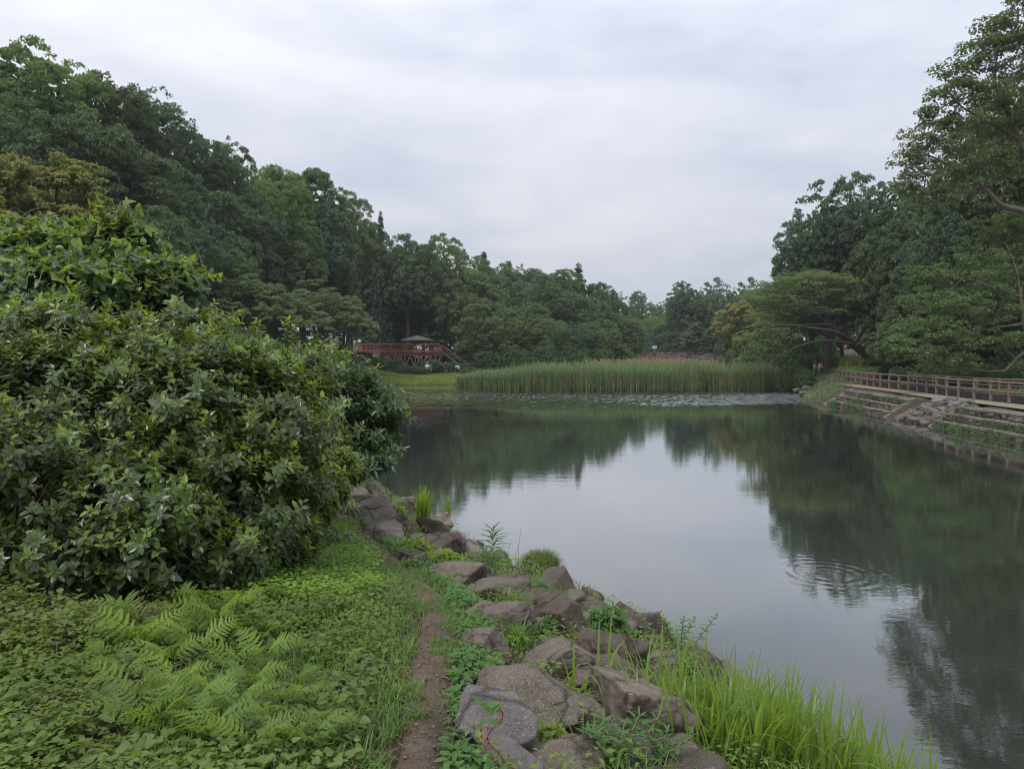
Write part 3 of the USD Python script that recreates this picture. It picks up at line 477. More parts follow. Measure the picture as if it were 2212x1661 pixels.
ORD = ['first', 'second', 'third', 'fourth', 'fifth', 'sixth', 'seventh', 'eighth', 'ninth', 'tenth', 'eleventh', 'twelfth', 'thirteenth', 'fourteenth', 'fifteenth', 'sixteenth', 'seventeenth', 'eighteenth', 'nineteenth', 'twentieth'] + [f'{t}-{u}' for t in ('twenty', 'thirty', 'forty', 'fifty') for u in ('first', 'second', 'third', 'fourth', 'fifth', 'sixth', 'seventh', 'eighth', 'ninth')]
KIND = dict(o=('evergreen_tree', 'rounded dark evergreen'), h=('broadleaf_tree', 'lighter green domed tree'), c=('conifer_tree', 'pointed dark conifer'), b=('broadleaf_tree', 'bright green rounded tree'),
            g=('golden_tree', 'olive gold layered tree'), l=('cherry_tree', 'wide layered cherry'), t=('conifer_tree', 'tall bare-trunked conifer'), f=('broadleaf_tree', 'faint rounded tree'), d=('dark_tree', 'dark open-crowned tree'), k=('chestnut_tree', 'tree covered in cream blossom'))
PLACE = dict(left_sky='on the skyline of the left hill', left_mid='in the middle rows of the left hill', left_low='low on the left hill under taller crowns', gold='at the left edge above the vine mound', cherry='on the slope left of the red deck',
             behind='in the shade behind the red deck', deckside='between red deck and reeds', far='at the valley end beyond the stone dam', right_far='behind the reeds toward the right bank', right='on the slope above the right bank fence', right_back='far back behind the right bank trees')
for row in PLACE:
    for sp in KIND:
        g = sorted([t for t in TREES if t['row'] == row and t['sp'] == sp], key=lambda t: t['px'])
        for n, t in enumerate(g):
            nm, desc = KIND[sp]; lab = f'{desc} {PLACE[row]}' + (f', {ORD[n]} from the left' if len(g) > 1 else '')
            pr = PROTO[sp]; hsh = int(abs(t['x'] * 131 + t['y'] * 17)); p = pr[hsh % len(pr)]
            rp = dict(c=.15, t=.14, l=.56, g=.36).get(sp, .355)
            sxy = t['R'] / rp
            bz = min(t['base'], tz(t['x'], t['y']) + .2)
            hh = t['base'] + t['h'] - bz
            zs = min(hh, 1.22 * sxy) if sp in 'ohbdfk' else hh
            copy(p, nm, lab, 'tree', f'trees {PLACE[row]}', (t['x'], t['y'], bz + hh - zs), (hsh * 47) % 360, (sxy, sxy, zs))

# trees built limb by limb: the leaning cherry and the big trees of the right bank
def limb_tree(name, label, trunk, limbs, clusters, mat, D, leaf=.16, per=26, flat=.45, seed=0, bark='bark', group=None, sub=14, cl_r=.5, tw=True, upb=.7):
    """trunk: [(px, py, D, radius m)]; limbs: lists of the same; clusters: [(px, py, half w, half h, D)] in photo pixels"""
    r = rng(seed); base = at(trunk[0][0], trunk[0][1], trunk[0][2]); t = thing(name, label, 'tree', group, base)
    tp = np.array([at(a, b, c) for a, b, c, _ in trunk]) - base; tr = [q[3] for q in trunk]
    tp[0, 2] = tz(*base[:2]) - base[2] - .3
    def smooth(P, R):
        P = np.asarray(P); k = np.linspace(0, len(P) - 1, 4 * len(P)); i = np.arange(len(P))
        from scipy.interpolate import PchipInterpolator
        return PchipInterpolator(i, P)(k) + r.normal(size=(len(k), 3)) * .02, PchipInterpolator(i, np.asarray(R))(k)
    P, R = smooth(tp, tr); obj('trunk', tube(P, R, 9), M[bark], t, smooth=True)
    nodes = [P]
    ms = []
    for lb in limbs:
        lp = np.array([at(a, b, c) for a, b, c, _ in lb]) - base; P, R = smooth(lp, [q[3] for q in lb]); ms.append(tube(P, R, 7)); nodes.append(P)
    allp = np.vstack(nodes); kd = cKDTree(allp); SC = []; 
    for px, py, hw, hh, d in clusters:
        c = at(px, py, d) - base; a = dpx(hw, d); b = dpx(hh, d); m = max(6, int(sub * a * b * 1.2))
        o = rdir(r, m) * (.35 + .65 * r.random((m, 1)) ** .6); SC.append(c + o * [a, a * .8, b])
        hub = c + [0, 0, -b * .4]; j = kd.query(hub)[1]; ms.append(tube(bez(allp[j], (allp[j] + hub) / 2 + [0, 0, -.25 * a], hub, 6), np.linspace(.05, .02, 6), 5))
        if tw:
            for q in SC[-1][:max(4, m // 3)]: ms.append(tube(bez(hub, (hub + q) / 2 + [0, 0, .1], q, 4), np.linspace(.02, .006, 4), 4, False))
    SC = np.vstack(SC)
    obj('branches', cat_meshes(ms), M[bark], t)
    obj('crown', leaves_on(r, SC, cl_r, per, leaf, flat, upb), M[mat], t)
    return t
# leaning cherry by the fence
_r = rng(9)
ch_limbs = [[(1880, 778, 70, .30), (1840, 742, 69, .26), (1800, 705, 68, .20), (1775, 660, 68, .13), (1765, 625, 68, .08)],
            [(1860, 752, 69, .20), (1800, 715, 67, .15), (1740, 705, 66, .11), (1690, 700, 66, .08), (1640, 712, 66, .05), (1610, 730, 66, .02)],
            [(1840, 742, 68, .14), (1780, 735, 66, .10), (1730, 745, 65, .07), (1690, 765, 65, .04), (1660, 785, 65, .015)],
            [(1800, 708, 68, .12), (1750, 672, 67, .08), (1700, 655, 66, .05), (1650, 660, 66, .02)],
            [(1850, 742, 69, .16), (1880, 690, 69, .10), (1920, 650, 69, .06), (1950, 625, 69, .03)],
            [(1790, 700, 67, .08), (1745, 700, 66, .05), (1690, 730, 65, .03), (1665, 765, 65, .012)],
            [(1775, 665, 68, .08), (1730, 640, 67, .05), (1680, 640, 66, .02)], [(1850, 745, 68, .1), (1900, 720, 68, .07), (1960, 700, 67, .03)]]
ch_cl = []
for k in range(165):
    a = _r.random(); x = 1622 + 352 * a; top = 655 - 78 * math.sin(math.pi * min(1, .12 + a * .95)); y = top + (_r.random() ** 1.3) * (110 - 35 * a) + 10
    ch_cl.append((x, y, 26 + 14 * _r.random(), 5 + 4 * _r.random(), 69 + 5 * (_r.random() - .5)))
for k in range(26):
    a = _r.random(); ch_cl.append((1600 + 120 * a, 690 + 60 * _r.random() + 30 * (1 - a), 18, 4, 66))
limb_tree('leaning_cherry_tree', 'spreading cherry leaning left over the bank beside the fence, with drooping bare twigs', [(1888, 800, 72, .42), (1885, 785, 71, .36), (1866, 760, 70, .30), (1838, 738, 69, .22)], ch_limbs, ch_cl, 'cherry_dome', 70, leaf=.18, per=26, flat=.28, seed=21, cl_r=.60, sub=10)
# big open-crowned trees at the right edge
cl1 = [(2190, 60, 60, 40, 46), (2130, 105, 60, 34, 46), (2200, 150, 70, 40, 46), (2085, 150, 50, 30, 46), (2060, 205, 60, 34, 46), (2140, 200, 70, 36, 46), (2030, 255, 50, 30, 46), (2110, 270, 70, 36, 46), (2195, 250, 60, 40, 46), (1990, 300, 45, 26, 46), (2050, 320, 60, 26, 46),
       (1965, 345, 40, 26, 46), (2000, 370, 50, 26, 46), (2120, 335, 60, 30, 46), (2190, 350, 50, 36, 46), (1960, 400, 40, 22, 46), (2020, 425, 50, 24, 46), (2080, 390, 40, 24, 46), (2250, 90, 60, 60, 46), (2260, 220, 60, 60, 46), (2230, 0, 60, 40, 46), (2000, 240, 28, 16, 46), (2140, 50, 34, 20, 46), (1985, 330, 24, 14, 46), (2165, 90, 50, 30, 46), (2050, 150, 30, 16, 46)]
limb_tree('tall_zelkova_tree', 'tallest airy tree filling the upper right corner, limbs showing against the sky', [(2330, 900, 46, .5), (2320, 700, 46, .42), (2290, 520, 46, .34), (2235, 455, 46, .26)],
          [[(2290, 520, 46, .28), (2225, 460, 46, .22), (2170, 445, 46, .17), (2130, 410, 46, .13), (2085, 380, 46, .09), (2030, 345, 46, .06), (1990, 330, 46, .03)], [(2235, 460, 46, .2), (2215, 340, 46, .16), (2180, 250, 46, .11), (2150, 170, 46, .07), (2160, 90, 46, .03)],
           [(2200, 300, 46, .10), (2130, 260, 46, .07), (2060, 215, 46, .04), (2040, 160, 46, .02)], [(2300, 480, 46, .25), (2270, 300, 46, .18), (2240, 120, 46, .1), (2220, 20, 46, .05)], [(2130, 412, 46, .08), (2060, 415, 46, .05), (1980, 400, 46, .03)]],
          cl1, 'zelk', 46, leaf=.19, per=30, flat=.5, seed=22, bark='bark_pale', sub=19, cl_r=.50)
cl2 = [(2090, 560, 60, 34, 47), (2040, 600, 60, 30, 47), (2120, 610, 70, 36, 46), (2190, 570, 60, 40, 46), (2000, 650, 55, 28, 46), (2070, 660, 70, 34, 45), (2150, 670, 60, 34, 45), (1975, 705, 50, 24, 45), (2030, 715, 60, 28, 44), (2100, 730, 60, 28, 44), (2170, 735, 40, 26, 44), (1960, 750, 40, 20, 44), (2010, 765, 50, 22, 44), (2070, 780, 40, 18, 44), (2140, 500, 70, 40, 48), (2220, 520, 60, 50, 48), (2230, 640, 40, 50, 46), (1990, 600, 40, 26, 48), (2200, 480, 60, 30, 48), (1945, 735, 24, 14, 44)]
limb_tree('maple_tree', 'mid green maple leaning over the right hand fence, slim pale branches at its right', [(2260, 850, 45, .2), (2250, 790, 45, .18), (2225, 735, 45, .15), (2210, 690, 45, .12), (2205, 620, 45, .08)],
          [[(2225, 735, 45, .10), (2205, 765, 44, .07), (2165, 800, 44, .05), (2120, 800, 44, .03)], [(2215, 700, 45, .09), (2160, 705, 45, .06), (2110, 715, 45, .03)], [(2205, 640, 45, .07), (2150, 620, 45, .05), (2080, 600, 46, .03)], [(2206, 660, 45, .07), (2195, 580, 46, .05), (2170, 520, 47, .03)]],
          cl2, 'maple', 45, leaf=.17, per=30, flat=.45, seed=23, bark='bark_pale', sub=17, cl_r=.42)
cl3 = [(1700, 598, 24, 9, 74), (1670, 612, 22, 8, 74), (1735, 590, 24, 10, 74), (1650, 600, 16, 6, 74), (1720, 615, 24, 8, 74), (1760, 600, 24, 10, 74), (1690, 585, 16, 6, 74)]
print('trees done')

# ------------------------------------------------------------------ bushes on the near left bank
LF = tpl_leaf(); LFN = tpl_leaf(.36); HT = tpl_heart(); GOLDEN = 2.39996
def ellipsoid_shell(r, lobes, n, noise_seed, fr=(.80, 1.0), zmin=-.75, gap=.40, nscale=(1.3, 1.3, 3.2)):
    """points and outward directions on the outer skin of a union of lobes; gaps in horizontal shelves"""
    C = np.array([l[0] for l in lobes]); R = np.array([l[1] for l in lobes]); a = (R[:, 0] * R[:, 2] + R[:, 1] * R[:, 2] + R[:, 0] * R[:, 1]); k = r.choice(len(lobes), n, p=a / a.sum())
    d = rdir(r, n); d[:, 2] = np.where(d[:, 2] < zmin, -d[:, 2], d[:, 2])
    f = fr[0] + (fr[1] - fr[0]) * r.random(n)
    P = C[k] + d * R[k]
    f = f * (.58 + .50 * meshkit.noise(P * np.array([1.1, 1.1, 2.3]), noise_seed) + .38 * meshkit.noise(P * np.array([3.1, 3.1, 5.0]), noise_seed + 1)) * np.where(r.random(n) < .10, 1 + .16 * r.random(n), 1)
    P = C[k] + d * R[k] * f[:, None]
    q = (((P[:, None] - C) / R) ** 2).sum(-1); q[np.arange(n), k] = 9
    ok = (q.min(1) > .60) & (meshkit.noise(P * np.array(nscale), noise_seed + 5) > gap * r.random(n) ** .35)
    return P[ok], unit(d[ok] / R[k][ok] * R.mean()), f[ok]
def twig_leaves(r, P, O, tpl, per, size, spread=1.0, lift=.55, back=.012):
    n = len(P); t = unit(O * [1, 1, .5] + [0, 0, lift * .7] + r.normal(size=(n, 3)) * .35)
    ref = unit(np.cross(t, rdir(r, n))); ref2 = np.cross(t, ref); LP, LD, LN, LS = [], [], [], []
    for i in range(per):
        a = i * GOLDEN + r.random(n) * .8; rad = ref * np.cos(a)[:, None] + ref2 * np.sin(a)[:, None]; open_ = .35 + .55 * i / per
        LD.append(unit(t * (1 - open_) * 1.1 + rad * spread + [0, 0, -.12 * i / per])); LP.append(P - t * (back * i) + rad * .004)
        LN.append(unit(t * .7 + np.array([0, 0, .75]) - rad * .2 + r.normal(size=(n, 3)) * .18)); LS.append(size * (.7 + .5 * r.random(n)) * (.75 + .5 * min(1, (i + 1) / 4)))
    return np.vstack(LP), np.vstack(LD), np.vstack(LN), np.concatenate(LS), t
def lobe(xd, yd, D, wd, hd, deep=.8): 
    c = at(xd, yd, D); a = dpx(wd, D); return c, np.array([a, a * deep, dpx(hd, D)])
def bush(name, label, lobes, n, tpl, size, mat, per=8, young=.0, singles=300, seed=1, inner=.35, base=None, gap=.42, young_mat='young', lift=.55, spread=1.0, big=None, group=None, extra=None, shoots=0):
    r = rng(seed); C = np.array([l[0] for l in lobes]); foot = base if base is not None else [C[:, 0].mean(), C[:, 1].mean() + .3]
    z0 = tz(*foot); org = np.array([foot[0], foot[1], z0]); t = thing(name, label, 'bush', group, org)
    P, O, f = ellipsoid_shell(r, lobes, n, seed * 7, gap=gap)
    ms = []
    if shoots:
        up = np.nonzero(O[:, 2] > -.15)[0]; idx = up[r.permutation(len(up))[:shoots]]; SP_, SO = [], []
        for i in idx:
            d = unit(O[i] * [1, 1, .6] + [0, 0, .35] + r.normal(size=3) * .35); Ls = .12 + .30 * r.random() ** 1.5; e = P[i] + d * Ls + [0, 0, -.12 * Ls]
            ms.append(tube(bez(P[i] - d * .1, P[i] + d * Ls * .5 + [0, 0, .03], e, 5), np.linspace(.004, .0015, 5), 4, False))
            for q in np.linspace(.35, 1, 2 + int(Ls / .12)): SP_.append(P[i] + d * Ls * q + [0, 0, .03 - .15 * Ls * q * q]); SO.append(d)
        P = np.vstack([P, SP_]); O = np.vstack([O, SO]); f = np.r_[f, np.ones(len(SP_))]
    LP, LD, LN, LS, tw = twig_leaves(r, P, O, tpl, per, size, spread, lift)
    sh = np.tile(np.arange(len(P)), per)
    isyoung = (r.random(len(P)) < young * np.clip(O[:, 2] * 1.6 + .2, .05, 1.5))[sh] & (np.repeat(np.arange(per), len(P)) < 4)
    # the leaves nearest the eye and turned to it, each its own part
    toeye = EYE - LP; dist = np.linalg.norm(toeye, axis=1); face = np.abs((unit(LN) * toeye / dist[:, None]).sum(1)); outer = (O * unit(EYE - P)).sum(1)[sh] > -.1
    score = LS / dist * (.4 + face) * outer * (1 - isyoung); pick = np.zeros(len(LP), bool); pick[np.argsort(-score)[:singles]] = True if singles else False
    def put(sel): return place(tpl, LP[sel] - org, LD[sel], LN[sel], LS[sel])
    sel = ~pick & ~isyoung; q4 = tpl if len(tpl[1]) < 8 or tpl is HT else tpl_four(.42)
    obj('foliage', cat_meshes([put(sel & outer), place(q4, LP[sel & ~outer] - org, LD[sel & ~outer], LN[sel & ~outer], LS[sel & ~outer])]), M[mat], t, kind='stuff')
    if isyoung.any(): obj('young_leaves', put(isyoung), M[young_mat], t, kind='stuff')
    for i in np.nonzero(pick)[0]: obj('leaf', place(tpl, LP[i:i + 1] - org, LD[i:i + 1], LN[i:i + 1], LS[i:i + 1]), M[mat], t)
    Pi, Oi, _ = ellipsoid_shell(r, lobes, int(n * inner), seed * 7 + 2, fr=(.5, .78), gap=.0)
    a_, b_, c_, d_, _ = twig_leaves(r, Pi, Oi, tpl, per, size * 1.1, spread, lift)
    obj('inner_foliage', place(Q, a_ - org, b_, c_, d_), M[mat], t, kind='stuff')
    ms = [(v - org, q) for v, q in ms]
    for c, R in lobes:
        o = np.array([foot[0], foot[1], z0 - .1]) + np.append(r.normal(size=2) * .15, 0); ms.append(tube(bez(o - org, (o * .6 + c * .4) + [0, 0, .2] - org, c - org, 7), np.linspace(.035, .014, 7), 6))
        for q in Pi[((Pi - c) ** 2).sum(1) < (R.max() * 1.0) ** 2][:26]: ms.append(tube(bez(c - org, (c + q) / 2 + [0, 0, .05] - org, q - org, 4), np.linspace(.012, .004, 4), 4, False))
    for q, k in zip(P[::6], tw[::6]): ms.append(tube(np.array([q - k * .16 - [0, 0, .02], q - k * .05, q]) - org, [.003, .0025, .0015], 3, False))
    obj('branches', cat_meshes(ms), M['twig'], t)
    if extra: extra(r, t, org, P, O)
    return t, org, P, O
LOBA = [lobe(100, 905, 6.0, 230, 200), lobe(380, 920, 6.0, 230, 190), lobe(560, 960, 6.3, 150, 180), lobe(260, 1100, 5.3, 260, 170), lobe(510, 1090, 5.6, 190, 130), lobe(40, 1110, 5.0, 230, 190), lobe(615, 1075, 6.4, 105, 120), lobe(600, 840, 6.9, 130, 100),
        lobe(100, 770, 6.8, 200, 120), lobe(330, 800, 6.5, 190, 110), lobe(-150, 950, 5.4, 250, 260), lobe(440, 760, 6.9, 100, 80), lobe(250, 1210, 4.9, 230, 115), lobe(20, 1220, 4.7, 220, 130), lobe(470, 1180, 5.2, 150, 75), lobe(650, 1150, 6.1, 60, 80), lobe(600, 1180, 5.8, 80, 60)]
bush('camellia_bush', 'large glossy camellia bush filling the left foreground above the ferns', LOBA, 15000, tpl_leaf(.56, .09, .16), .060, 'camellia', per=8, young=.46, seed=3, inner=.24, gap=.66, shoots=420)
LOBC = [lobe(760, 915, 10.2, 110, 95), lobe(690, 862, 9.9, 100, 82), lobe(775, 885, 10.4, 66, 62), lobe(730, 960, 9.8, 110, 60), lobe(655, 815, 9.3, 60, 55), lobe(812, 932, 10.6, 58, 52), lobe(660, 930, 9.4, 90, 90), lobe(705, 1005, 9.2, 90, 52), lobe(765, 985, 9.7, 80, 42), lobe(640, 1075, 8.2, 80, 60)]
bush('laurel_bush', 'dark laurel bush reaching out over the water right of the camellia', LOBC, 4600, LFN, .095, 'camellia_dark', base=np.array([-4.3, 10.2]), per=7, young=.16, singles=120, shoots=150, seed=5, inner=.35, lift=.8, spread=.8)
LOBE = [lobe(725, 1010, 8.4, 50, 40), lobe(695, 1050, 8.0, 60, 50), lobe(680, 1090, 7.6, 50, 50)]
bush('small_camellia', 'small pale camellia sprig over the path end by the water', LOBE, 800, LF, .075, 'camellia', base=np.array([-3.6, 8.4]), per=7, young=.6, singles=30, seed=6, inner=.3)
# mound of vines behind the camellia
def blooms(r, t, org, P, O):
    up = P[(O[:, 2] > .0)]; s = up[r.permutation(len(up))[:260]]; ms = []
    for q in s:
        n = 16; u = np.linspace(0, .16, n)[:, None]; d = unit(np.array([r.normal() * .8, r.normal() * .8, .55])); ms.append(q + d * u + r.normal(size=(n, 3)) * .008)
    A = np.vstack(ms); obj('flower_spikes', place(Q, A - org, rdir(r, len(A)), rdir(r, len(A)), .022), M['bloom'], t, kind='stuff')
    tm_ = []
    for q in s[:46]:
        d = unit(np.array([r.normal(), r.normal(), .5 + r.random()])); L = .25 + .35 * r.random(); e = q + d * L
        tm_.append(tube(bez(q - org, q + d * L * .6 + [0, 0, .15] - org, e + [0, 0, -.05] - org, 6), np.linspace(.004, .0015, 6), 4, False))
    obj('tendrils', cat_meshes(tm_), M['reedstem'], t, kind='stuff')
LOBB = [lobe(80, 610, 8.9, 190, 105), lobe(270, 590, 8.6, 130, 100), lobe(190, 660, 8.2, 210, 95), lobe(345, 630, 8.2, 75, 75), lobe(-80, 590, 9.0, 160, 110), lobe(120, 545, 9.2, 90, 45), lobe(270, 530, 8.8, 60, 40)]
bush('vine_mound', 'mound of flowering vines with broad leaves behind the camellia bush', LOBB, 8200, HT, .080, 'vine', per=3, young=.30, singles=200, seed=7, inner=.5, lift=.2, spread=1.2, gap=.45, shoots=160, extra=blooms)

# ------------------------------------------------------------------ boulders of the near bank
def rock_mesh(seed, n=4, p=10, planes=11, rough=.05, flat=1.0, crack=.03):
    r = rng(seed); s = trimesh.creation.icosphere(n); d = np.array(s.vertices)
    N = unit(rdir(r, planes)); off = .55 + .42 * r.random(planes); N = np.vstack([N, unit(np.array([r.normal() * .28, r.normal() * .28, 1]))]); off = np.r_[off, .56 + .14 * r.random()]
    q = np.maximum(d @ N.T, 0) / off; R = ((q ** p).sum(1) + 1e-6) ** (-1 / p); R = np.minimum(R, 1.25)
    v = d * R[:, None]
    f1 = meshkit.fbm(v * 1.7 + seed, 4, seed) - .5; f2 = meshkit.fbm(v * 6 + seed, 3, seed + 3) - .5
    g = meshkit.noise(v * 1.6 + seed * 3.1, seed + 9) - .5; cr = np.exp(-(g / .018) ** 2)
    v = v * (1 + rough * 3.2 * f1 + rough * 1.1 * f2 - crack * cr * 2)[:, None]
    b = np.abs(v).max(0); return v / b * [1, 1, flat], np.array(s.faces)
ROCKS = [  # centre x, y, width, height in photo pixels, material, label, seed
 (1125, 1492, 240, 150, 'rock', 'largest cracked boulder, speckled pale, in the front middle of the bank', 1),
 (1365, 1522, 250, 150, 'rock', 'broad flat-topped boulder left of the tall sedge clump', 2),
 (1066, 1578, 150, 135, 'rock_grey', 'grey lichened boulder with a red-leaved creeper on its face', 3),
 (1096, 1650, 130, 95, 'rock_grey', 'pale knobbly rock at the bottom edge below the creeper boulder', 4),
 (1215, 1640, 190, 70, 'rock', 'low brown slab at the bottom edge right of the knobbly rock', 5),
 (1205, 1425, 150, 90, 'rock', 'sloping slab just behind the largest cracked boulder', 6),
 (1046, 1398, 108, 82, 'rock', 'angular boulder beside the path left of the arching grass tuft', 7),
 (1066, 1330, 148, 76, 'rock', 'long low boulder beside the path, second above the grass tuft', 8),
 (1085, 1279, 160, 84, 'rock', 'long ridged boulder near the middle of the row, dark face toward the path', 9),
 (1002, 1243, 140, 80, 'rock', 'weathered ridge rock joining the long ridged boulder on its left', 10),
 (1214, 1334, 98, 80, 'rock_dark', 'dark cracked rock under dry grass left of the bright green shrub', 11),
 (1312, 1398, 152, 98, 'rock_dark', 'smooth rounded dark boulder with a cleft below the bright green shrub', 12),
 (1322, 1448, 130, 56, 'rock_dark', 'low dark ledge under the cleft boulder', 13),
 (1402, 1356, 88, 82, 'rock_dark', 'mossy-topped rock at the waterline right of the bright green shrub', 14),
 (1534, 1450, 84, 118, 'rock_dark', 'steep dark wet rock rising from the water above the sedge', 15),
 (1441, 1446, 104, 58, 'rock', 'brown rock topped with dead leaves behind the flat-topped boulder', 16),
 (1548, 1530, 54, 60, 'rock', 'small brown stone half hidden at the left side of the sedge', 17),
 (1210, 1262, 82, 72, 'rock_moss', 'round mossy boulder at the water beside the grassy stump', 18),
 (1104, 1262, 84, 52, 'rock_dark', 'dark low rock between ridged boulder and grassy stump', 19),
 (1277, 1283, 42, 30, 'rock_moss', 'lone small mossy stone standing in the water', 21),
 (1272, 1306, 80, 28, 'rock_dark', 'flat wet stone at the waterline below the lone mossy stone', 22),
 (1027, 1225, 32, 34, 'rock_dark', 'small upright dark stone among leafy weeds by the ridge rock', 23),
 (948, 1172, 100, 62, 'rock_dark', 'wedge-shaped dark rock below the upright block', 24),
 (935, 1139, 56, 52, 'rock_dark', 'upright dark block right of the yellow-green rush tuft', 25),
 (822, 1147, 90, 52, 'rock', 'slanting flat rock beside the far part of the path', 26),
 (792, 1107, 100, 58, 'rock', 'square-faced speckled boulder at the far end of the row', 27),
 (874, 1090, 46, 54, 'rock', 'pointed rock at the waterline left of the rush tuft', 28),
 (893, 1206, 56, 34, 'rock_dark', 'dark mossy stone beside the path under leafy weeds', 29),
 (768, 1080, 54, 30, 'rock', 'rough stone behind the square-faced speckled boulder', 30),
 (740, 1094, 38, 44, 'rock', 'stone at the camellia edge left of the square-faced boulder', 31),
 (806, 1060, 46, 38, 'rock', 'farthest rock of the row where bank meets dark water', 32),
 (1010, 1183, 56, 40, 'rock_pale', 'pale yellowish stone at the waterline past the wedge-shaped rock', 33),
 (956, 1124, 44, 36, 'rock_pale', 'orange-tinged stone at the foot of the rush tuft', 34),
 (983, 1158, 46, 30, 'rock_pale', 'pale flat stone at the waterline right of the upright block', 35),
 (1165, 1290, 60, 38, 'rock_dark', 'brown stone below the grassy stump', 36),
 (1208, 1388, 84, 42, 'rock_dark', 'dusty brown stone between the dark cracked rock and the sloping slab', 39),
 (855, 1128, 46, 30, 'rock', 'small rock among weeds right of the slanting flat rock', 40),
 (1400, 1610, 120, 60, 'rock_dark', 'shaded rock low behind the sedge foot', 41),
 (1150, 1345, 60, 40, 'rock', 'small rock between long low boulder and dark cracked rock', 42),
 (1262, 1470, 70, 44, 'rock', 'small tilted slab right behind the largest cracked boulder', 43),
]
ROCK_POS = []
for k, (xd, yd, wd, hd, mt, lab, sd) in enumerate(ROCKS):
    g = T(xd, yd + hd * .30); D = g[1] + .02; c = at(xd, yd + hd * .08, D); a, b = dpx(wd / 2, D) * 1.32, dpx(hd / 2, D) * 1.46
    r = rng(100 + sd); near = D < 6
    v, f = rock_mesh(sd * 13 + 1, 5 if (near and wd > 90) else 4, p=22 + 16 * r.random(), planes=int(10 + 5 * r.random()), rough=.075 + .025 * r.random(), crack=.02)
    ry = a * (.70 + .2 * r.random())
    v = v @ rotz(r.random() * .6 - .3).T * [a, ry, b] ; v[:, 0] += .25 * v[:, 2] * (r.random() - .5)
    o = thing('boulder', lab, 'boulder', 'boulders along the near bank', c); obj('stone', (v, f), M[mt], o, smooth=40); ROCK_POS.append((c[0], c[1], max(a, ry), c[2] + b, a, ry))
ROCK_POS = np.array(ROCK_POS)

# ------------------------------------------------------------------ right bank: walk, fences, terraces, kerbs
def poly_at(line, s):
    """points and directions at arc lengths s along a polyline (n,2)"""
    line = np.asarray(line, float); L = np.r_[0, np.cumsum(np.linalg.norm(np.diff(line, axis=0), axis=1))]; s = np.asarray(s, float)
    p = np.stack([np.interp(s, L, line[:, k]) for k in (0, 1)], 1); e = .2
    q = np.stack([np.interp(s + e, L, line[:, k]) for k in (0, 1)], 1) - np.stack([np.interp(s - e, L, line[:, k]) for k in (0, 1)], 1)
    return p, unit(q), L[-1]
fz = 1.03
fpx = [(2330, 888), (2208.7, 873.6), (2128.5, 864.6), (2064, 857.3), (2007.5, 849.4), (1960.8, 843), (1899.5, 836.3), (1853, 829.8), (1818, 824.6), (1790, 819)]
FENCE = np.array([G(x, y, fz)[:2] for x, y in fpx])
FENCE = np.vstack([[FENCE[0] + (FENCE[0] - FENCE[1]) / np.linalg.norm(FENCE[0] - FENCE[1]) * 3], FENCE])
def log_fence(name, label, line, z, h, spacing, rails=(.92, .5), rp=.075, rr=.055, mat='log', group=None, s0=0):
    p, d, L = poly_at(line, [0]); n = int(L / spacing); s = np.linspace(0, L, n + 1); P, Dd, _ = poly_at(line, s)
    zz = z(P) if callable(z) else np.full(len(P), z)
    t = thing(name, label, 'fence', group, (P[0, 0], P[0, 1], zz[0])); org = np.array([P[0, 0], P[0, 1], zz[0]])
    r = rng(len(P))
    for q, zq in zip(P, zz):
        hh = h * (1 + .02 * r.normal()); lean = r.normal(size=2) * .008
        c = np.array([q[0], q[1], zq]) - org
        obj('post', tube([c + [0, 0, -.15], c + [lean[0], lean[1], hh - .025], c + [lean[0], lean[1], hh]], [rp, rp * .98, rp * .8], 9), M[mat], t, smooth=40)
    for a, b, za, zb in zip(P[:-1], P[1:], zz[:-1], zz[1:]):
        for q in rails:
            A = np.array([a[0], a[1], za + h * q]) - org; B = np.array([b[0], b[1], zb + h * q]) - org
            obj('rail', tube([A, (A + B) / 2 + [0, 0, .006 * r.normal()], B], rr * (1 + .06 * r.normal()), 8), M[mat], t, smooth=40)
    return t
log_fence('log_fence', 'long log-style brown fence along the sandy walk, nearest fence at the right', FENCE, fz, 1.06, 1.62, group='log fences of the right bank')
bpx = [(2330, 856), (2211, 846), (2145, 843), (2060, 836), (1978, 828)]
BF = np.array([G(x, y, 1.32)[:2] for x, y in bpx]); BF2 = np.vstack([BF, [at(1925, 815, 66)[:2], at(1905, 812, 71)[:2]]])
log_fence('log_fence', 'second log-style fence on the grass behind the long fence', BF2, lambda P: np.maximum(terrain(P), 1.2), .84, 2.0, rp=.07, rr=.05, group='log fences of the right bank')
br = np.array([at(1762, 800, 94)[:2], at(1815, 797, 96)[:2], at(1866, 794, 98)[:2]])
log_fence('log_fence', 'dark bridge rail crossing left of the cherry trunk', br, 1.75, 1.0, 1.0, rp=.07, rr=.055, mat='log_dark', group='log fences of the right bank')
bc = br.mean(0); bd = unit(br[-1] - br[0]); ang = math.atan2(bd[1], bd[0])
o = thing('footbridge', 'low footbridge deck under the dark rail left of the cherry trunk', 'bridge', None, (bc[0], bc[1], 1.4), math.degrees(ang)); Lb = np.linalg.norm(br[-1] - br[0])
obj('deck', box([0, 1.2, .22], [Lb + 1, 2.6, .16], None), M['concrete_dark'], o); obj('beam', box([0, .1, -.02], [Lb + 1, .3, .30]), M['concrete_dark'], o); obj('abutment', box([Lb / 2 + .2, 1.2, -.6], [.8, 2.4, 1.2]), M['concrete_dark'], o)
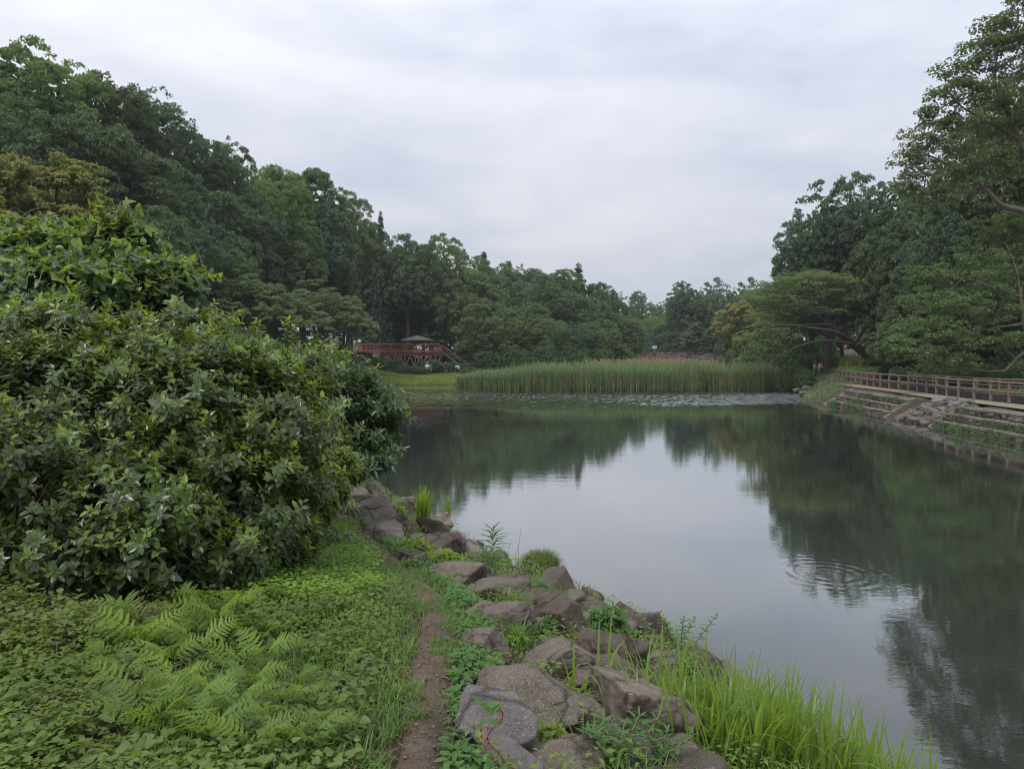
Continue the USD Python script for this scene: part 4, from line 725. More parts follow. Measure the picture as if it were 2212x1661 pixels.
# the walk: a strip between terraces and fence
n_ = 60; Pf, Df, Lf = poly_at(FENCE, np.linspace(0, Lf_ := poly_at(FENCE, [0])[2], n_)); out = np.stack([-Df[:, 1], Df[:, 0]], 1); out *= np.sign((out * (np.array([10, 45]) - Pf)).sum(1))[:, None]
Aw = Pf - out * .12; Bw = Pf + out * 1.5
q = np.arange(n_ - 1) * 2; VW = np.stack([np.column_stack([Aw, np.full(n_, fz)]), np.column_stack([Bw, np.full(n_, fz + .004)])], 1).reshape(-1, 3)
FW = np.concatenate([np.stack([q, q + 1, q + 3], 1), np.stack([q, q + 3, q + 2], 1)])
obj('walkway', (VW, FW if np.cross(VW[1] - VW[0], VW[3] - VW[0])[2] > 0 else FW[:, ::-1]), M['sand'], kind='structure', label='pale sandy walkway along the long log fence', cat='path')
# low dark wall behind the fence, in cast panels
wl = thing('channel_wall', 'low dark concrete wall showing through the lower part of the long fence', 'wall', None, (0, 0, 0))
Pw, Dw, Lw = poly_at(FENCE - 0, np.linspace(0, Lf_ - 12, 22)); ow = np.stack([-Dw[:, 1], Dw[:, 0]], 1); ow *= -np.sign((ow * (np.array([10, 45]) - Pw)).sum(1))[:, None]; Pw = Pw + ow * .75
for a, b in zip(Pw[:-1], Pw[1:]):
    c = (a + b) / 2; L = np.linalg.norm(b - a); v, f = cham(L - .02, .22, .75, .015); obj('panel', (v @ rotz(math.atan2(*(b - a)[::-1])).T + [c[0], c[1], 1.0], f), M['concrete_dark'], wl)

def stone_block(r, w, h, d):
    p = np.array([[i, j, k] for i in (-1, 1) for j in (-1, 1) for k in (-1, 1)], float); p = np.vstack([p * [1, .8, .8], p * [.8, 1, .8], p * [.82, .82, 1]]) * (1 + .09 * r.normal(size=(24, 3)))
    hl = trimesh.convex.convex_hull(p * [w / 2, d / 2, h / 2]); return np.array(hl.vertices), np.array(hl.faces)
kerbs = [((1780.6, 871.5), (1840, 839.5)), ((1909, 899), (1973, 860)), ((2005, 918.5), (2083, 875))]
KB = [(G(*a, 0.02)[:2], G(*b, .97)[:2]) for a, b in kerbs]
def kerb(k, label):
    a, b = KB[k]; A = np.array([*a, .0]); B = np.array([*b, 1.02]); d = unit(B - A); A = A - d * .25; B2 = B + np.array([*unit(b - a), 0]) * .55; up = np.array([0, 0, 1.]); s = unit(np.cross(d, up)) * .14
    o = thing('slope_kerb', label, 'kerb', 'sloping concrete kerbs of the right bank', A); p = []
    for q in (A, B, B2): p += [q - A + s, q - A - s, q - A + s - up * .45, q - A - s - up * .45]
    p = np.array(p); f = []
    for i in (0, 4): f += [[i, i + 4, i + 5], [i, i + 5, i + 1], [i + 1, i + 5, i + 7], [i + 1, i + 7, i + 3], [i, i + 2, i + 6], [i, i + 6, i + 4], [i + 2, i + 3, i + 7], [i + 2, i + 7, i + 6]]
    f += [[0, 1, 3], [0, 3, 2], [8, 11, 9], [8, 10, 11]]
    obj('kerb_beam', (p, np.array(f)), M['concrete'], o)
kerb(0, 'sloping concrete kerb at the far end of the stepped terraces'); kerb(1, 'sloping concrete kerb left of the loose boulder chute'); kerb(2, 'sloping concrete kerb right of the loose boulder chute')
weedP = []           # spots for the plants that hang on the terraces
def terrace(label, A0, A1, B0, B1, seed):
    """three stepped stone walls between shore points A0..A1 and walk-edge points B0..B1"""
    r = rng(seed); o = thing('stone_terrace', label, 'terrace', 'stepped stone terraces of the right bank', (*A0, 0)); org = np.array([*A0, 0.])
    u = unit(A1 - A0); ang = math.atan2(u[1], u[0]); nrm = np.array([-u[1], u[0]]); nrm *= np.sign(nrm @ (B0 - A0)); nrm_s = 1.0
    zs = [-.12, .30, .62, .92]; fr = [.10, .40, .72]
    for k in range(3):
        a, b = A0 + (B0 - A0) * fr[k], A1 + (B1 - A1) * fr[k]; L = np.linalg.norm(b - a); uu = unit(b - a); an = math.atan2(uu[1], uu[0]); s = 0.02; lo_, hi_ = (zs[k], zs[k + 1] - .09)
        while s < L - .15:
            w = min(.22 + .26 * r.random(), L - s); hh = hi_ - lo_; rows = [(0, 1)] if r.random() < .4 else [(0, c := .4 + .2 * r.random()), (c, 1)]
            for q0, q1 in rows:
                v, f = stone_block(r, w * .97, hh * (q1 - q0) * .97, .30); c = a + uu * (s + w / 2) + nrm * (.15 + .03 * r.normal())
                obj('stone', (v @ rotz(an).T + np.array([c[0], c[1], lo_ + hh * (q0 + q1) / 2]) - org, f), M['wall_stone'], o)
            s += w
        s = 0
        while s < L:                                                     # coping slabs
            w = min(.9 + .5 * r.random(), L - s)
            if w > .1:
                c = a + uu * (s + w / 2) + nrm * .16; v, f = cham(w - .015, .40, .10, .02); obj('coping_slab', (v @ rotz(an).T + np.array([c[0], c[1], zs[k + 1] - .04 + .008 * r.normal()]) - org, f), M['concrete'], o)
            s += w
        an_, bn_ = (A0 + (B0 - A0) * (fr[k + 1] if k < 2 else 1.25), A1 + (B1 - A1) * (fr[k + 1] if k < 2 else 1.25))
        qd = [a + nrm * .3, b + nrm * .3, bn_ + nrm * .1, an_ + nrm * .1]; zb = zs[k + 1] - (.06 if k < 2 else -.0)
        V = np.array([[*p, zb] for p in qd]) - org; F = np.array([[0, 1, 2], [0, 2, 3]]); F = F if np.cross(V[1] - V[0], V[2] - V[0])[2] > 0 else F[:, ::-1]
        obj('step_bed', (V, F), M['soil'] if k < 2 else M['concrete'], o)
        for _ in range(int(L * (17 if k == 0 else 9))):
            p = a + (b - a) * r.random(); z_ = zs[k] + .05 + (zs[k + 1] - zs[k]) * r.random() ** 1.3
            if meshkit.noise(np.array([p[0] * .7, p[1] * .7, k * 3.]), 8) > (.50 if k else .34): weedP.append([p[0] - nrm[0] * .06, p[1] - nrm[1] * .06, z_])
E = np.array([18.55, 26.0]); EB = np.array([20.6, 26.4])
terrace('stepped stone terrace between the two farther kerbs', KB[0][0], KB[1][0], KB[0][1], KB[1][1], 3)
terrace('stepped stone terrace at the right edge, large wall stones', KB[2][0], E, KB[2][1], EB, 4)
weedP = np.array(weedP)

# loose boulders between the kerbs and along the natural bank; two shapes of stone, each a thing
SP = []
for k, (sd, m) in enumerate([(201, 'rock_grey'), (202, 'rock_grey'), (203, 'rock_moss'), (204, 'rock')]):
    p = proto(f'bank_stone_{k}'); obj('stone', rock_mesh(sd, 3, p=9, planes=10, rough=.05, crack=.02), M[m], p, smooth=40); SP.append(p)
chute = [(2055, 862, 30, 0), (2080, 864, 24, 1), (2030, 868, 34, 0), (2060, 873, 36, 0), (2005, 872, 30, 1), (2085, 872, 26, 1), (2035, 880, 30, 1), (2000, 884, 34, 2), (1985, 893, 28, 0), (2020, 893, 36, 2), (1955, 898, 30, 2), (2010, 905, 28, 3), (1990, 905, 22, 3), (2045, 890, 20, 1), (1972, 884, 22, 1), (2050, 901, 24, 3), (2065, 885, 30, 0), (2030, 900, 28, 3), (1975, 903, 26, 2), (1995, 878, 30, 1), (2015, 886, 30, 0), (2070, 868, 26, 1), (2095, 866, 28, 0), (2045, 868, 28, 1), (1945, 903, 22, 3), (2000, 912, 26, 3), (2022, 862, 26, 0), (1962, 890, 24, 1)]
for n, (x, y, w, m) in enumerate(sorted(chute)):
    c = T(x, y + 4, 60., 4000); D = c[1]; c = c + [0, 0, .02]; a = dpx(w / 2, D) * 1.25
    copy(SP[m], 'bank_stone', f'rough stone in the boulder chute between kerbs, {ORD[n]} from the left', 'boulder', 'loose stones in the chute', c, (n * 67) % 360, (a, a * .8, a * .72))
nat = [(1752, 862, 22, 3), (1768, 846, 24, 3), (1790, 852, 20, 0), (1735, 850, 24, 2), (1742, 838, 22, 2), (1800, 836, 24, 3), (1722, 842, 18, 2), (1778, 868, 20, 2), (1812, 832, 18, 3), (1760, 868, 16, 2)]
for n, (x, y, w, m) in enumerate(sorted(nat)):
    D = 57 + (860 - y) * .25; c = at(x, y, D); a = dpx(w / 2, D) * 1.2; c[2] = max(c[2], .05)
    copy(SP[m], 'bank_stone', f'mossy bank stone below the strolling couple, {ORD[n]} from the left', 'boulder', 'stones of the wild bank below the couple', c, (n * 97) % 360, (a, a * .8, a * .7))

# ------------------------------------------------------------------ reeds, meadow, lawn
def ribbon(r, base, tip_dir, L, w, bend, seg=3):
    """thin bent blades: base (n,3), horizontal lean direction, length, width"""
    n = len(base); t = np.linspace(0, 1, seg + 1); up = np.array([0, 0, 1.]); h = np.column_stack([tip_dir, np.zeros(n)])
    side = np.cross(up, h); side = unit(side); b = np.broadcast_to(bend, n)[:, None]; L = np.broadcast_to(L, n)[:, None]; ww = np.broadcast_to(w, n)[:, None]
    V = []
    for q in t:
        c = base + L * (q * up * np.sqrt(np.maximum(1 - (b * q) ** 2, .05)) + h * b * q ** 1.8 - up * .35 * b ** 2 * q ** 3)
        hw = ww * (1 - q ** 1.8) / 2 + .0006; V += [c - side * hw, c + side * hw]
    V = np.stack(V, 1); k = 2 * (seg + 1); f = []
    for i in range(seg): f += [[2 * i, 2 * i + 1, 2 * i + 3], [2 * i, 2 * i + 3, 2 * i + 2]]
    return V.reshape(-1, 3), (np.array(f)[None] + (np.arange(n) * k)[:, None, None]).reshape(-1, 3)
def hdir(r, n): a = r.random(n) * 6.283; return np.stack([np.cos(a), np.sin(a)], 1)
r = rng(61)
RF = np.array([(-5.4, 84.8), (-3.4, 77.6), (-.8, 72.8), (6, 70.8), (14, 70.2), (22, 71.2), (27.0, 73.0)])       # front edge of the reeds
n = 6600; s = r.random(n) * poly_at(RF, [0])[2]; P, Dd, _ = poly_at(RF, s); back = np.stack([-Dd[:, 1], Dd[:, 0]], 1); back *= np.sign(back[:, 1])[:, None]
dep = np.where(r.random(n) < .5, r.random(n) * 2.2, r.random(n) * 17) - .8; P = P + back * (dep + .35 * (meshkit.noise(np.column_stack([s, s * 0, s * 0]) * .9, 3) - .5) * 3)[:, None]
Hh = (2.2 + .5 * (meshkit.fbm(np.column_stack([P * .35, P[:, :1] * 0]), 3, 4) - .5) * 2.6 + .24 * r.normal(size=n) + .35 * (r.random(n) < .12)) * (.50 + .50 * sstep(-6.5, 3, P[:, 0] + 2.5 * (meshkit.noise(np.column_stack([P * .5, P[:, :1] * 0]), 6) - .5))); Hh *= .9 + .1 * sstep(-.8, .4, dep)
B = np.column_stack([P, np.full(n, -.05)])
st = ribbon(r, B, hdir(r, n), Hh * .9, .026, .06 * r.random(n), 2)
lv = []
for q in (.05, .16, .3, .52, .63, .73, .82, .9):
    b = B + np.array([0, 0, 1.]) * (Hh * q * (1 + .05 * r.normal(size=n)))[:, None]; lv.append(ribbon(r, b, hdir(r, n), (.75 - .25 * q) * (.7 + .6 * r.random(n)), .046, .30 + .55 * r.random(n), 2))
t = thing('reed_bed', 'dense green reed bed across the far end of the pond', 'reeds', None, (0, 0, 0), kind='stuff')
obj('reed_leaves', cat_meshes(lv), M['reed'], t, kind='stuff'); obj('reed_stems', st, M['reedstem'], t, kind='stuff')
# flowering reeds farther back
n = 900; x = np.concatenate([r.uniform(9, 22, 450), r.uniform(14, 25, 450)]); P = np.column_stack([x, 88 + r.random(n) * 8, np.full(n, .3)]); hh = 2.35 + .22 * r.normal(size=n)
pl = [ribbon(r, P + [0, 0, .0], hdir(r, n), hh, .03, .05, 2)]
tip = P + np.array([0, 0, 1]) * hh[:, None]; pm = place(Q, np.repeat(tip, 7, 0) - r.random((n * 7, 1)) * [0, 0, .35], rdir(r, n * 7) * .5 + [0, 0, .6], rdir(r, n * 7), .20, .6)
t = thing('plume_reeds', 'pinkish flowering plumes rising behind the green reeds', 'reeds', None, (0, 0, 0), kind='stuff')
obj('plumes', pm, M['plume'], t, kind='stuff'); obj('plume_stems', pl[0], M['reedstem'], t, kind='stuff')
# bright meadow between reeds and footbridge, and the lawn on the left
def meadow(name, label, poly, n, h, w, mat, cat='grass', seed=1, dens=None):
    from shapely.geometry import Polygon, Point
    import shapely
    r = rng(seed); pg = Polygon(poly); a, b, c, d = pg.bounds; p = np.column_stack([r.uniform(a, c, n), r.uniform(b, d, n)]); p = p[shapely.contains_xy(pg, p[:, 0], p[:, 1])]
    z = terrain(p); m = meshkit.fbm(np.column_stack([p * .4, p[:, :1] * 0]), 3, seed)
    obj(name, ribbon(r, np.column_stack([p, z - .03]), hdir(r, len(p)), h * (.55 + .9 * m) * (.7 + .6 * r.random(len(p))), w, .2 + .5 * r.random(len(p)), 2), M[mat], label=label, cat=cat, kind='stuff')
meadow('lawn_grass', 'bright green grass of the lawn by the water left of the reeds', [(-19, 84.6), (-15, 84.6), (-11, 85.7), (-5, 85.3), (-2, 90), (2, 96), (-2, 104), (-20, 104), (-24, 96)], 20000, .42, .065, 'meadow', seed=2)
meadow('meadow_grass', 'bright green meadow behind the bridge rail', [(27, 76), (36, 78), (44, 94), (52, 104), (50, 120), (30, 112), (26, 92)], 15000, 1.0, .09, 'meadow', seed=3)
meadow('shade_grass', 'dim rough grass under the leaning cherry behind the couple', [(27, 74), (31, 66), (36, 62), (44, 66), (48, 84), (46, 92), (36, 80)], 16000, .40, .06, 'grass', seed=6)
meadow('hill_undergrowth', 'dark undergrowth on the floor of the left wooded hill', [(-17, 40), (-13, 60), (-17, 78), (-20, 86), (-24, 94), (-16, 106), (-16, 118), (-34, 110), (-48, 60), (-34, 28), (-20, 24)], 15000, .65, .14, 'shrub', seed=7)
meadow('left_bank_grass', 'rough dark grass on the left bank beyond the laurel bush', [(-5, 19), (-6.2, 25), (-8.8, 38), (-11.8, 52), (-14.8, 68), (-22, 66), (-24, 40), (-16, 18), (-9, 13)], 15000, .55, .05, 'shrub', seed=8)
meadow('bank_grass', 'grass strip on the right bank behind the long fence', [(22, 22), (25, 30), (26, 40), (28, 52), (31, 62), (37, 62), (38, 45), (34, 26)], 14000, .20, .035, 'grass', seed=4)
meadow('slope_grass', 'long grass on the wild bank below the strolling couple', [(21.6, 52), (23.6, 52.5), (25.5, 57), (28.5, 60), (31.3, 68), (33.5, 77), (31, 80), (27, 73.8), (24.2, 61.4), (22, 55.6)], 12000, .32, .045, 'reed', seed=5)
# creeping weeds hanging on the terraces
r = rng(62); q = np.repeat(weedP, 12, 0) + r.normal(size=(len(weedP) * 12, 3)) * [.10, .10, .08]; q[:, 2] = np.maximum(q[:, 2], .02)
obj('terrace_weeds', place(Q, q, rdir(r, len(q)) + [0, 0, .2], rdir(r, len(q)) + [-.6, 0, .8], .085, 1.1), M['shrub'], label='creeping weeds overgrowing the stepped stone terraces', cat='weeds', kind='stuff')

# ------------------------------------------------------------------ shrubs
def shrub_proto(key, mat, seed, size=.06, flat=.75):
    (V, F), C, SC = crown_dome(seed, npuff=34, sub=12, per=20, rx=.62, rz=.42, cz=.42, pr=(.2, .32), size=size, zlow=-.4, flat=flat); p = proto('shrub_' + key)
    obj('foliage', (V, F), M[mat], p); obj('stems', cat_meshes([tube([[0, 0, -.1], c * .5, c], [.03, .02, .008], 4) for c in C[:10]]), M['twig'], p); return p
SH = [shrub_proto('a', 'shrub', 71), shrub_proto('b', 'shrub', 72, .055), shrub_proto('c', 'oak2', 73, .07), shrub_proto('d', 'bright', 74, .07)]
def shrub_row(lst, name, label, group, zoff=0.0, protos=SH):
    for n, (x, ytop, w, D, k) in enumerate(sorted(lst)):
        c = at(x, ytop, D); a = dpx(w, D); g = tz(c[0], c[1]); h = max(c[2] - g, .4)
        copy(protos[k], name, label.format(ORD[n]), 'shrub', group, (c[0], c[1], g - .05), (n * 83) % 360, (a / .8, a / .8, (h + .05) / .92))
shrub_row([(790, 774, 38, 99, 1), (830, 775, 40, 100, 0), (868, 789, 28, 98, 1), (765, 770, 36, 96, 0), (905, 791, 26, 98, 0), (930, 779, 34, 101, 1), (965, 783, 30, 101, 0), (998, 785, 28, 102, 1), (1030, 780, 30, 104, 0), (745, 772, 40, 90, 0), (855, 795, 24, 97, 0), (1015, 795, 24, 100, 2)], 'rounded_shrub', 'rounded azalea shrub below the red deck, {} from the left', 'rounded shrubs below the deck')
shrub_row([(540, 735, 40, 58, 0), (590, 738, 36, 62, 1), (640, 742, 40, 66, 2), (690, 752, 36, 74, 0), (495, 728, 40, 54, 2)], 'slope_shrub', 'dark shrub on the slope under the layered cherries, {} from the left', 'shrubs under the cherries')
shrub_row([(1700, 748, 30, 80, 0), (1730, 740, 34, 80, 3), (1672, 752, 26, 84, 2), (1748, 765, 26, 74, 0), (1722, 790, 28, 70, 0), (1700, 800, 24, 70, 2), (1742, 800, 20, 66, 0), (1640, 742, 34, 90, 3), (1600, 738, 30, 94, 2), (1776, 735, 30, 86, 3)], 'bank_shrub', 'leafy shrub between reeds and bridge rail, {} from the left', 'shrubs at the right end of the reeds')
shrub_row([(1950, 792, 26, 58, 0), (2000, 790, 30, 54, 2), (2060, 795, 34, 50, 0), (2120, 790, 36, 48, 1), (2170, 798, 30, 46, 0), (2207, 782, 30, 46, 3), (1900, 770, 30, 68, 0), (1925, 785, 24, 62, 1), (2090, 770, 40, 54, 1), (2190, 760, 44, 52, 0), (2030, 760, 40, 60, 1), (1965, 760, 40, 64, 0), (2240, 790, 40, 44, 0)], 'understorey_shrub', 'dark shrub under the trees behind the second fence, {} from the left', 'shrubs under the right bank trees')
shrub_row([(1180, 752, 36, 104, 1), (1240, 756, 34, 105, 0), (1300, 758, 32, 107, 1), (1345, 752, 26, 112, 2), (1120, 756, 34, 102, 1), (1075, 760, 34, 103, 0)], 'edge_shrub', 'dark shrub at the wood edge behind the reeds, {} from the left', 'shrubs at the wood edge')

# ------------------------------------------------------------------ red viewing deck with its pavilion, stair, signs
DD = 106.0
dl, dr = at(824, 759.7, DD), at(953, 759.7, DD - 1); wl_ = at(766, 758.5, DD + .6); zd = dl[2]
deck = thing('viewing_deck', 'red-stained timber viewing deck on splayed struts at the wood edge', 'deck', None, (dl[0], dl[1], zd)); org = np.array([dl[0], dl[1], zd])
def bar(a, b, w): return tube([np.asarray(a, float), np.asarray(b, float)], w, 4)
Wd = dr[0] - dl[0]; dp_ = 5.0
for k in range(14): obj('floor_plank', box([Wd / 2, .18 + k * dp_ / 14, -.04], [Wd, dp_ / 14 - .02, .06]), M['redwood2'], deck)
for k in range(3): obj('beam', box([Wd / 2, .25 + k * 2.2, -.32 - .002 * k], [Wd + .4, .22, .42]), M['redwood'], deck)
obj('joists', cat_meshes([box([x, 2.4, -.14], [.10, 4.9, .14]) for x in np.linspace(.3, Wd - .3, 16)]), M['redwood'], deck, kind='stuff')
hr = 1.12
def railing(a, b, h, lean, posts, mat='redwood'):
    a, b = np.asarray(a, float), np.asarray(b, float); ln = np.asarray(lean, float)
    for t in np.linspace(0, 1, posts): p = a + (b - a) * t; obj('rail_post', tube([p + [0, 0, -.1], p + ln + [0, 0, h + .05]], .065, 6), M['redwood2'], deck)
    for q in (1.0, .12): obj('handrail' if q == 1 else 'bottom_rail', bar(a + ln * q + [0, 0, h * q], b + ln * q + [0, 0, h * q], .075), M['redwood2'], deck)
    n = int(np.linalg.norm(b - a) / .17); obj('balusters', cat_meshes([bar(a + (b - a) * t + ln * .12 + [0, 0, h * .12], a + (b - a) * t + ln + [0, 0, h], .042) for t in np.linspace(0, 1, n)]), M[mat], deck, kind='stuff')
railing([0, .05, 0], [Wd, .05, 0], hr, [-.34, -.18, 0], 6)
railing(wl_ - org + [0, 0, .0], [0, .05, 0], hr * .95, [0, 0, 0], 8); railing([Wd, .05, 0], [Wd, dp_, 0], hr * .9, [0, 0, 0], 4)
obj('side_walk', box(((wl_ - org) / 2 + [0, .6, -.10]), [np.linalg.norm((wl_ - org)[:2]) + .4, 1.6, .18], rotz(math.atan2(*(-(wl_ - org))[:2][::-1]))), M['redwood'], deck)
for x in np.linspace(.9, Wd - .9, 3): obj('bench', box([x * 1.0 + .3, .75, .42], [2.8, .42, .10]), M['redwood2'], deck)
for k, x in enumerate(np.linspace(.35, Wd - .9, 6)):
    gz = tz(org[0] + x, org[1] + .3) - zd - .2
    for dx in (-.75, 0, .75): obj('strut', tube([[x, .28, max(gz, -2.9)], [x + dx, .28, -.5]], .085, 6), M['strut'], deck)
    obj('strut_foot', box([x, .28, max(gz, -2.9) - .2], [.4, .4, .5]), M['concrete'], deck); obj('rear_post', tube([[x, 4.6, -3], [x, 4.6, -.5]], .11, 6), M['strut'], deck)
gzb = thing('gazebo', 'pavilion with grey-green hipped roof standing on the red deck', 'pavilion', None, (*(at(902, 733, DD - .5 + 2)[:2]), zd)); Rz = dpx(36, DD); he = at(902, 733.5, DD + 2)[2] - zd; ha = at(902, 723.5, DD + 2)[2] - zd
ang6 = np.arange(6) * math.pi / 3 + .2; V = np.vstack([np.column_stack([Rz * np.cos(ang6), Rz * .9 * np.sin(ang6), np.full(6, he)]), np.column_stack([Rz * np.cos(ang6), Rz * .9 * np.sin(ang6), np.full(6, he - .14)]), [[0, 0, ha], [0, 0, he - .14]]])
for k in range(6):
    k2 = (k + 1) % 6; obj('roof_panel', (V[[k, k2, 12, 6 + k, 6 + k2, 13]], np.array([[0, 1, 2], [3, 4, 1], [3, 1, 0], [3, 5, 4]])), M['roof'], gzb)
    obj('post', tube([[Rz * .72 * math.cos(ang6[k]), Rz * .65 * math.sin(ang6[k]), 0], [Rz * .72 * math.cos(ang6[k]), Rz * .65 * math.sin(ang6[k]), he - .05]], .09, 6), M['redwood'], gzb)
st_ = thing('timber_stair', 'dark timber stair descending right from the red deck', 'stair', None, tuple(at(958, 762, DD))); so = at(958, 762, DD); se = at(1012, 792, DD - 4) - so; se[2] = tz(*(so + se)[:2]) - so[2]
for o_ in ([0, 0, 0], [0, 1.3, 0]):
    obj('stringer', bar(np.array(o_), se + o_, .14), M['bark'], st_); obj('handrail', bar(np.array(o_) + [0, 0, 1.0], se + o_ + [0, 0, 1.0], .05), M['bark'], st_)
    for t in (0, .33, .66, 1): obj('rail_post', bar(se * t + o_, se * t + o_ + [0, 0, 1.0], .05), M['bark'], st_)
for t in np.linspace(0.03, .97, 14): obj('tread', box(se * t + [0, .65, .1], [.32, 1.3, .06]), M['bark'], st_)
def sign(name, label, x, y0, y1, yb, w, D, mat, legs=2, legmat='metal', lines=3, cat='sign'):
    """a board between photo rows y0 and y1 on legs that reach the ground"""
    a, b = at(x, y0, D), at(x, y1, D); g = tz(a[0], a[1]); W = dpx(w, D); h = a[2] - b[2]; o = thing(name, label, cat, None, (a[0], a[1], g))
    zc = (a[2] + b[2]) / 2 - g; v, f = cham(W, .06, h, .01); obj('board', (v + [0, 0, zc], f), M[mat], o)
    for q in ((-.42, .42) if legs == 2 else (0,)): obj('leg', box([q * W, .05, (zc - h / 2) / 2 + h * .2], [.07, .06, zc - h / 2 + h * .4 + .4]), M[legmat], o)
    for k in range(lines): obj('printed_line', box([0, -.034, zc + h * (.28 - .24 * k)], [W * (.62 if k else .4), .006, h * .07]), M['ink'], o)
sign('notice_sign', 'white notice board on two legs on the lawn by the reeds', 988.5, 788.5, 797.5, 810, 9, 100, 'white', 2, 'white', 2)
sign('map_sign', 'pale grey board on posts at the left end of the red deck rail', 731, 733, 747, 760, 12, 96, 'offwhite', 2, 'metal', 0)
sign('post_box_sign', 'light blue board on a single post by the dam path', 1414, 746.5, 752, 764, 10, 143, 'sky_blue', 1, 'sky_blue', 0)
sign('small_sign', 'little white notice under the trees behind the reeds', 1263, 745, 753, 760, 5, 118, 'white', 1, 'log_dark', 2)
mp = at(1378, 741, 146); g = tz(mp[0], mp[1]); o = thing('round_mirror', 'round white-rimmed mirror on a leaning ochre post by the dam path', 'mirror', None, (mp[0], mp[1], g)); zt = mp[2] - g
obj('post', tube([[1.5, 0, -.2], [1.1, 0, zt + .1], [.55, 0, zt]], [.13, .12, .06], 7), M['ochre'], o); v, f = tm(trimesh.creation.cylinder(.55, .10, sections=20)); R_ = np.array([[1, 0, 0], [0, 0, 1], [0, -1, 0.]])
obj('rim', (v @ R_.T + [0, 0, zt], f), M['white'], o); v, f = tm(trimesh.creation.cylinder(.22, .04, sections=16)); obj('glass', (v @ R_.T + [0, -.08, zt], f), M['dark'], o)
# stone dam with its path fence
a, b = at(1362, 764, 136), at(1545, 768, 136); dam = thing('stone_dam', 'rough brown stone slope of the dam behind the plume reeds', 'dam', None, (a[0], a[1], 0)); r = rng(81); Ld = b[0] - a[0]; topz = at(1420, 761, 136)[2]
V = np.array([[-2, -2.8, .3], [Ld + 2, -2.8, .3], [Ld + 2, 2, topz - .2], [-2, 2, topz - .1], [-2, 9, topz - .1], [Ld + 2, 9, topz - .2]]); obj('bank_core', (V, np.array([[0, 1, 2], [0, 2, 3], [3, 2, 5], [3, 5, 4]])), M['soil'], dam)
k = 0
while k < 230:
    u, q = r.random(), r.random(); v, f = stone_block(r, .8 + .8 * r.random(), .35 + .3 * r.random(), .5); obj('stone', (v + [u * Ld, -2.6 + 4.5 * q, .5 + (topz - .6) * q], f), M['rock' if r.random() < .6 else 'rock_dark'], dam); k += 1
fl = np.array([at(1355, 758, 138)[:2], at(1420, 759, 138)[:2], at(1520, 763, 137)[:2]])
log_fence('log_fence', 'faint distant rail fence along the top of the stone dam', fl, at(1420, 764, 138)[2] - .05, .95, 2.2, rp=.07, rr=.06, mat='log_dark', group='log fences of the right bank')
for lab, q0 in (('dam path', 1380),):
    P = np.array([[a[0] - 3, 137.6, topz - .02], [b[0] + 4, 137.6, topz - .15], [b[0] + 4, 140.5, topz - .12], [a[0] - 3, 140.5, topz + .02]]); obj('dam_path', (P, np.array([[0, 1, 2], [0, 2, 3]])), M['sand'], kind='structure', label='pale path along the top of the stone dam', cat='path')
# white house glimpsed between trunks
hp = at(838, 690, 128); g = tz(hp[0], hp[1]); o = thing('white_house', 'white wall of a house glimpsed between trunks above the deck', 'house', None, (hp[0], hp[1], g)); hz = hp[2] - g
obj('wall', box([0, 2, (hz + 1.2) / 2], [4.5, 4, hz + 1.2]), M['offwhite'], o); V = np.array([[-2.6, -.4, hz + 1.2], [2.6, -.4, hz + 1.2], [2.6, 4.4, hz + 1.2], [-2.6, 4.4, hz + 1.2], [-2.6, 2, hz + 2.6], [2.6, 2, hz + 2.6]])
obj('roof', (V, np.array([[0, 1, 5], [0, 5, 4], [2, 3, 4], [2, 4, 5], [0, 4, 3], [1, 2, 5], [0, 3, 2], [0, 2, 1]])), M['concrete_dark'], o); obj('window', box([0, -.01, hz - .2], [1.2, .08, 1.0]), M['dark'], o); obj('window_frame', box([0, .0, hz - .2], [1.4, .07, 1.2]), M['metal'], o)

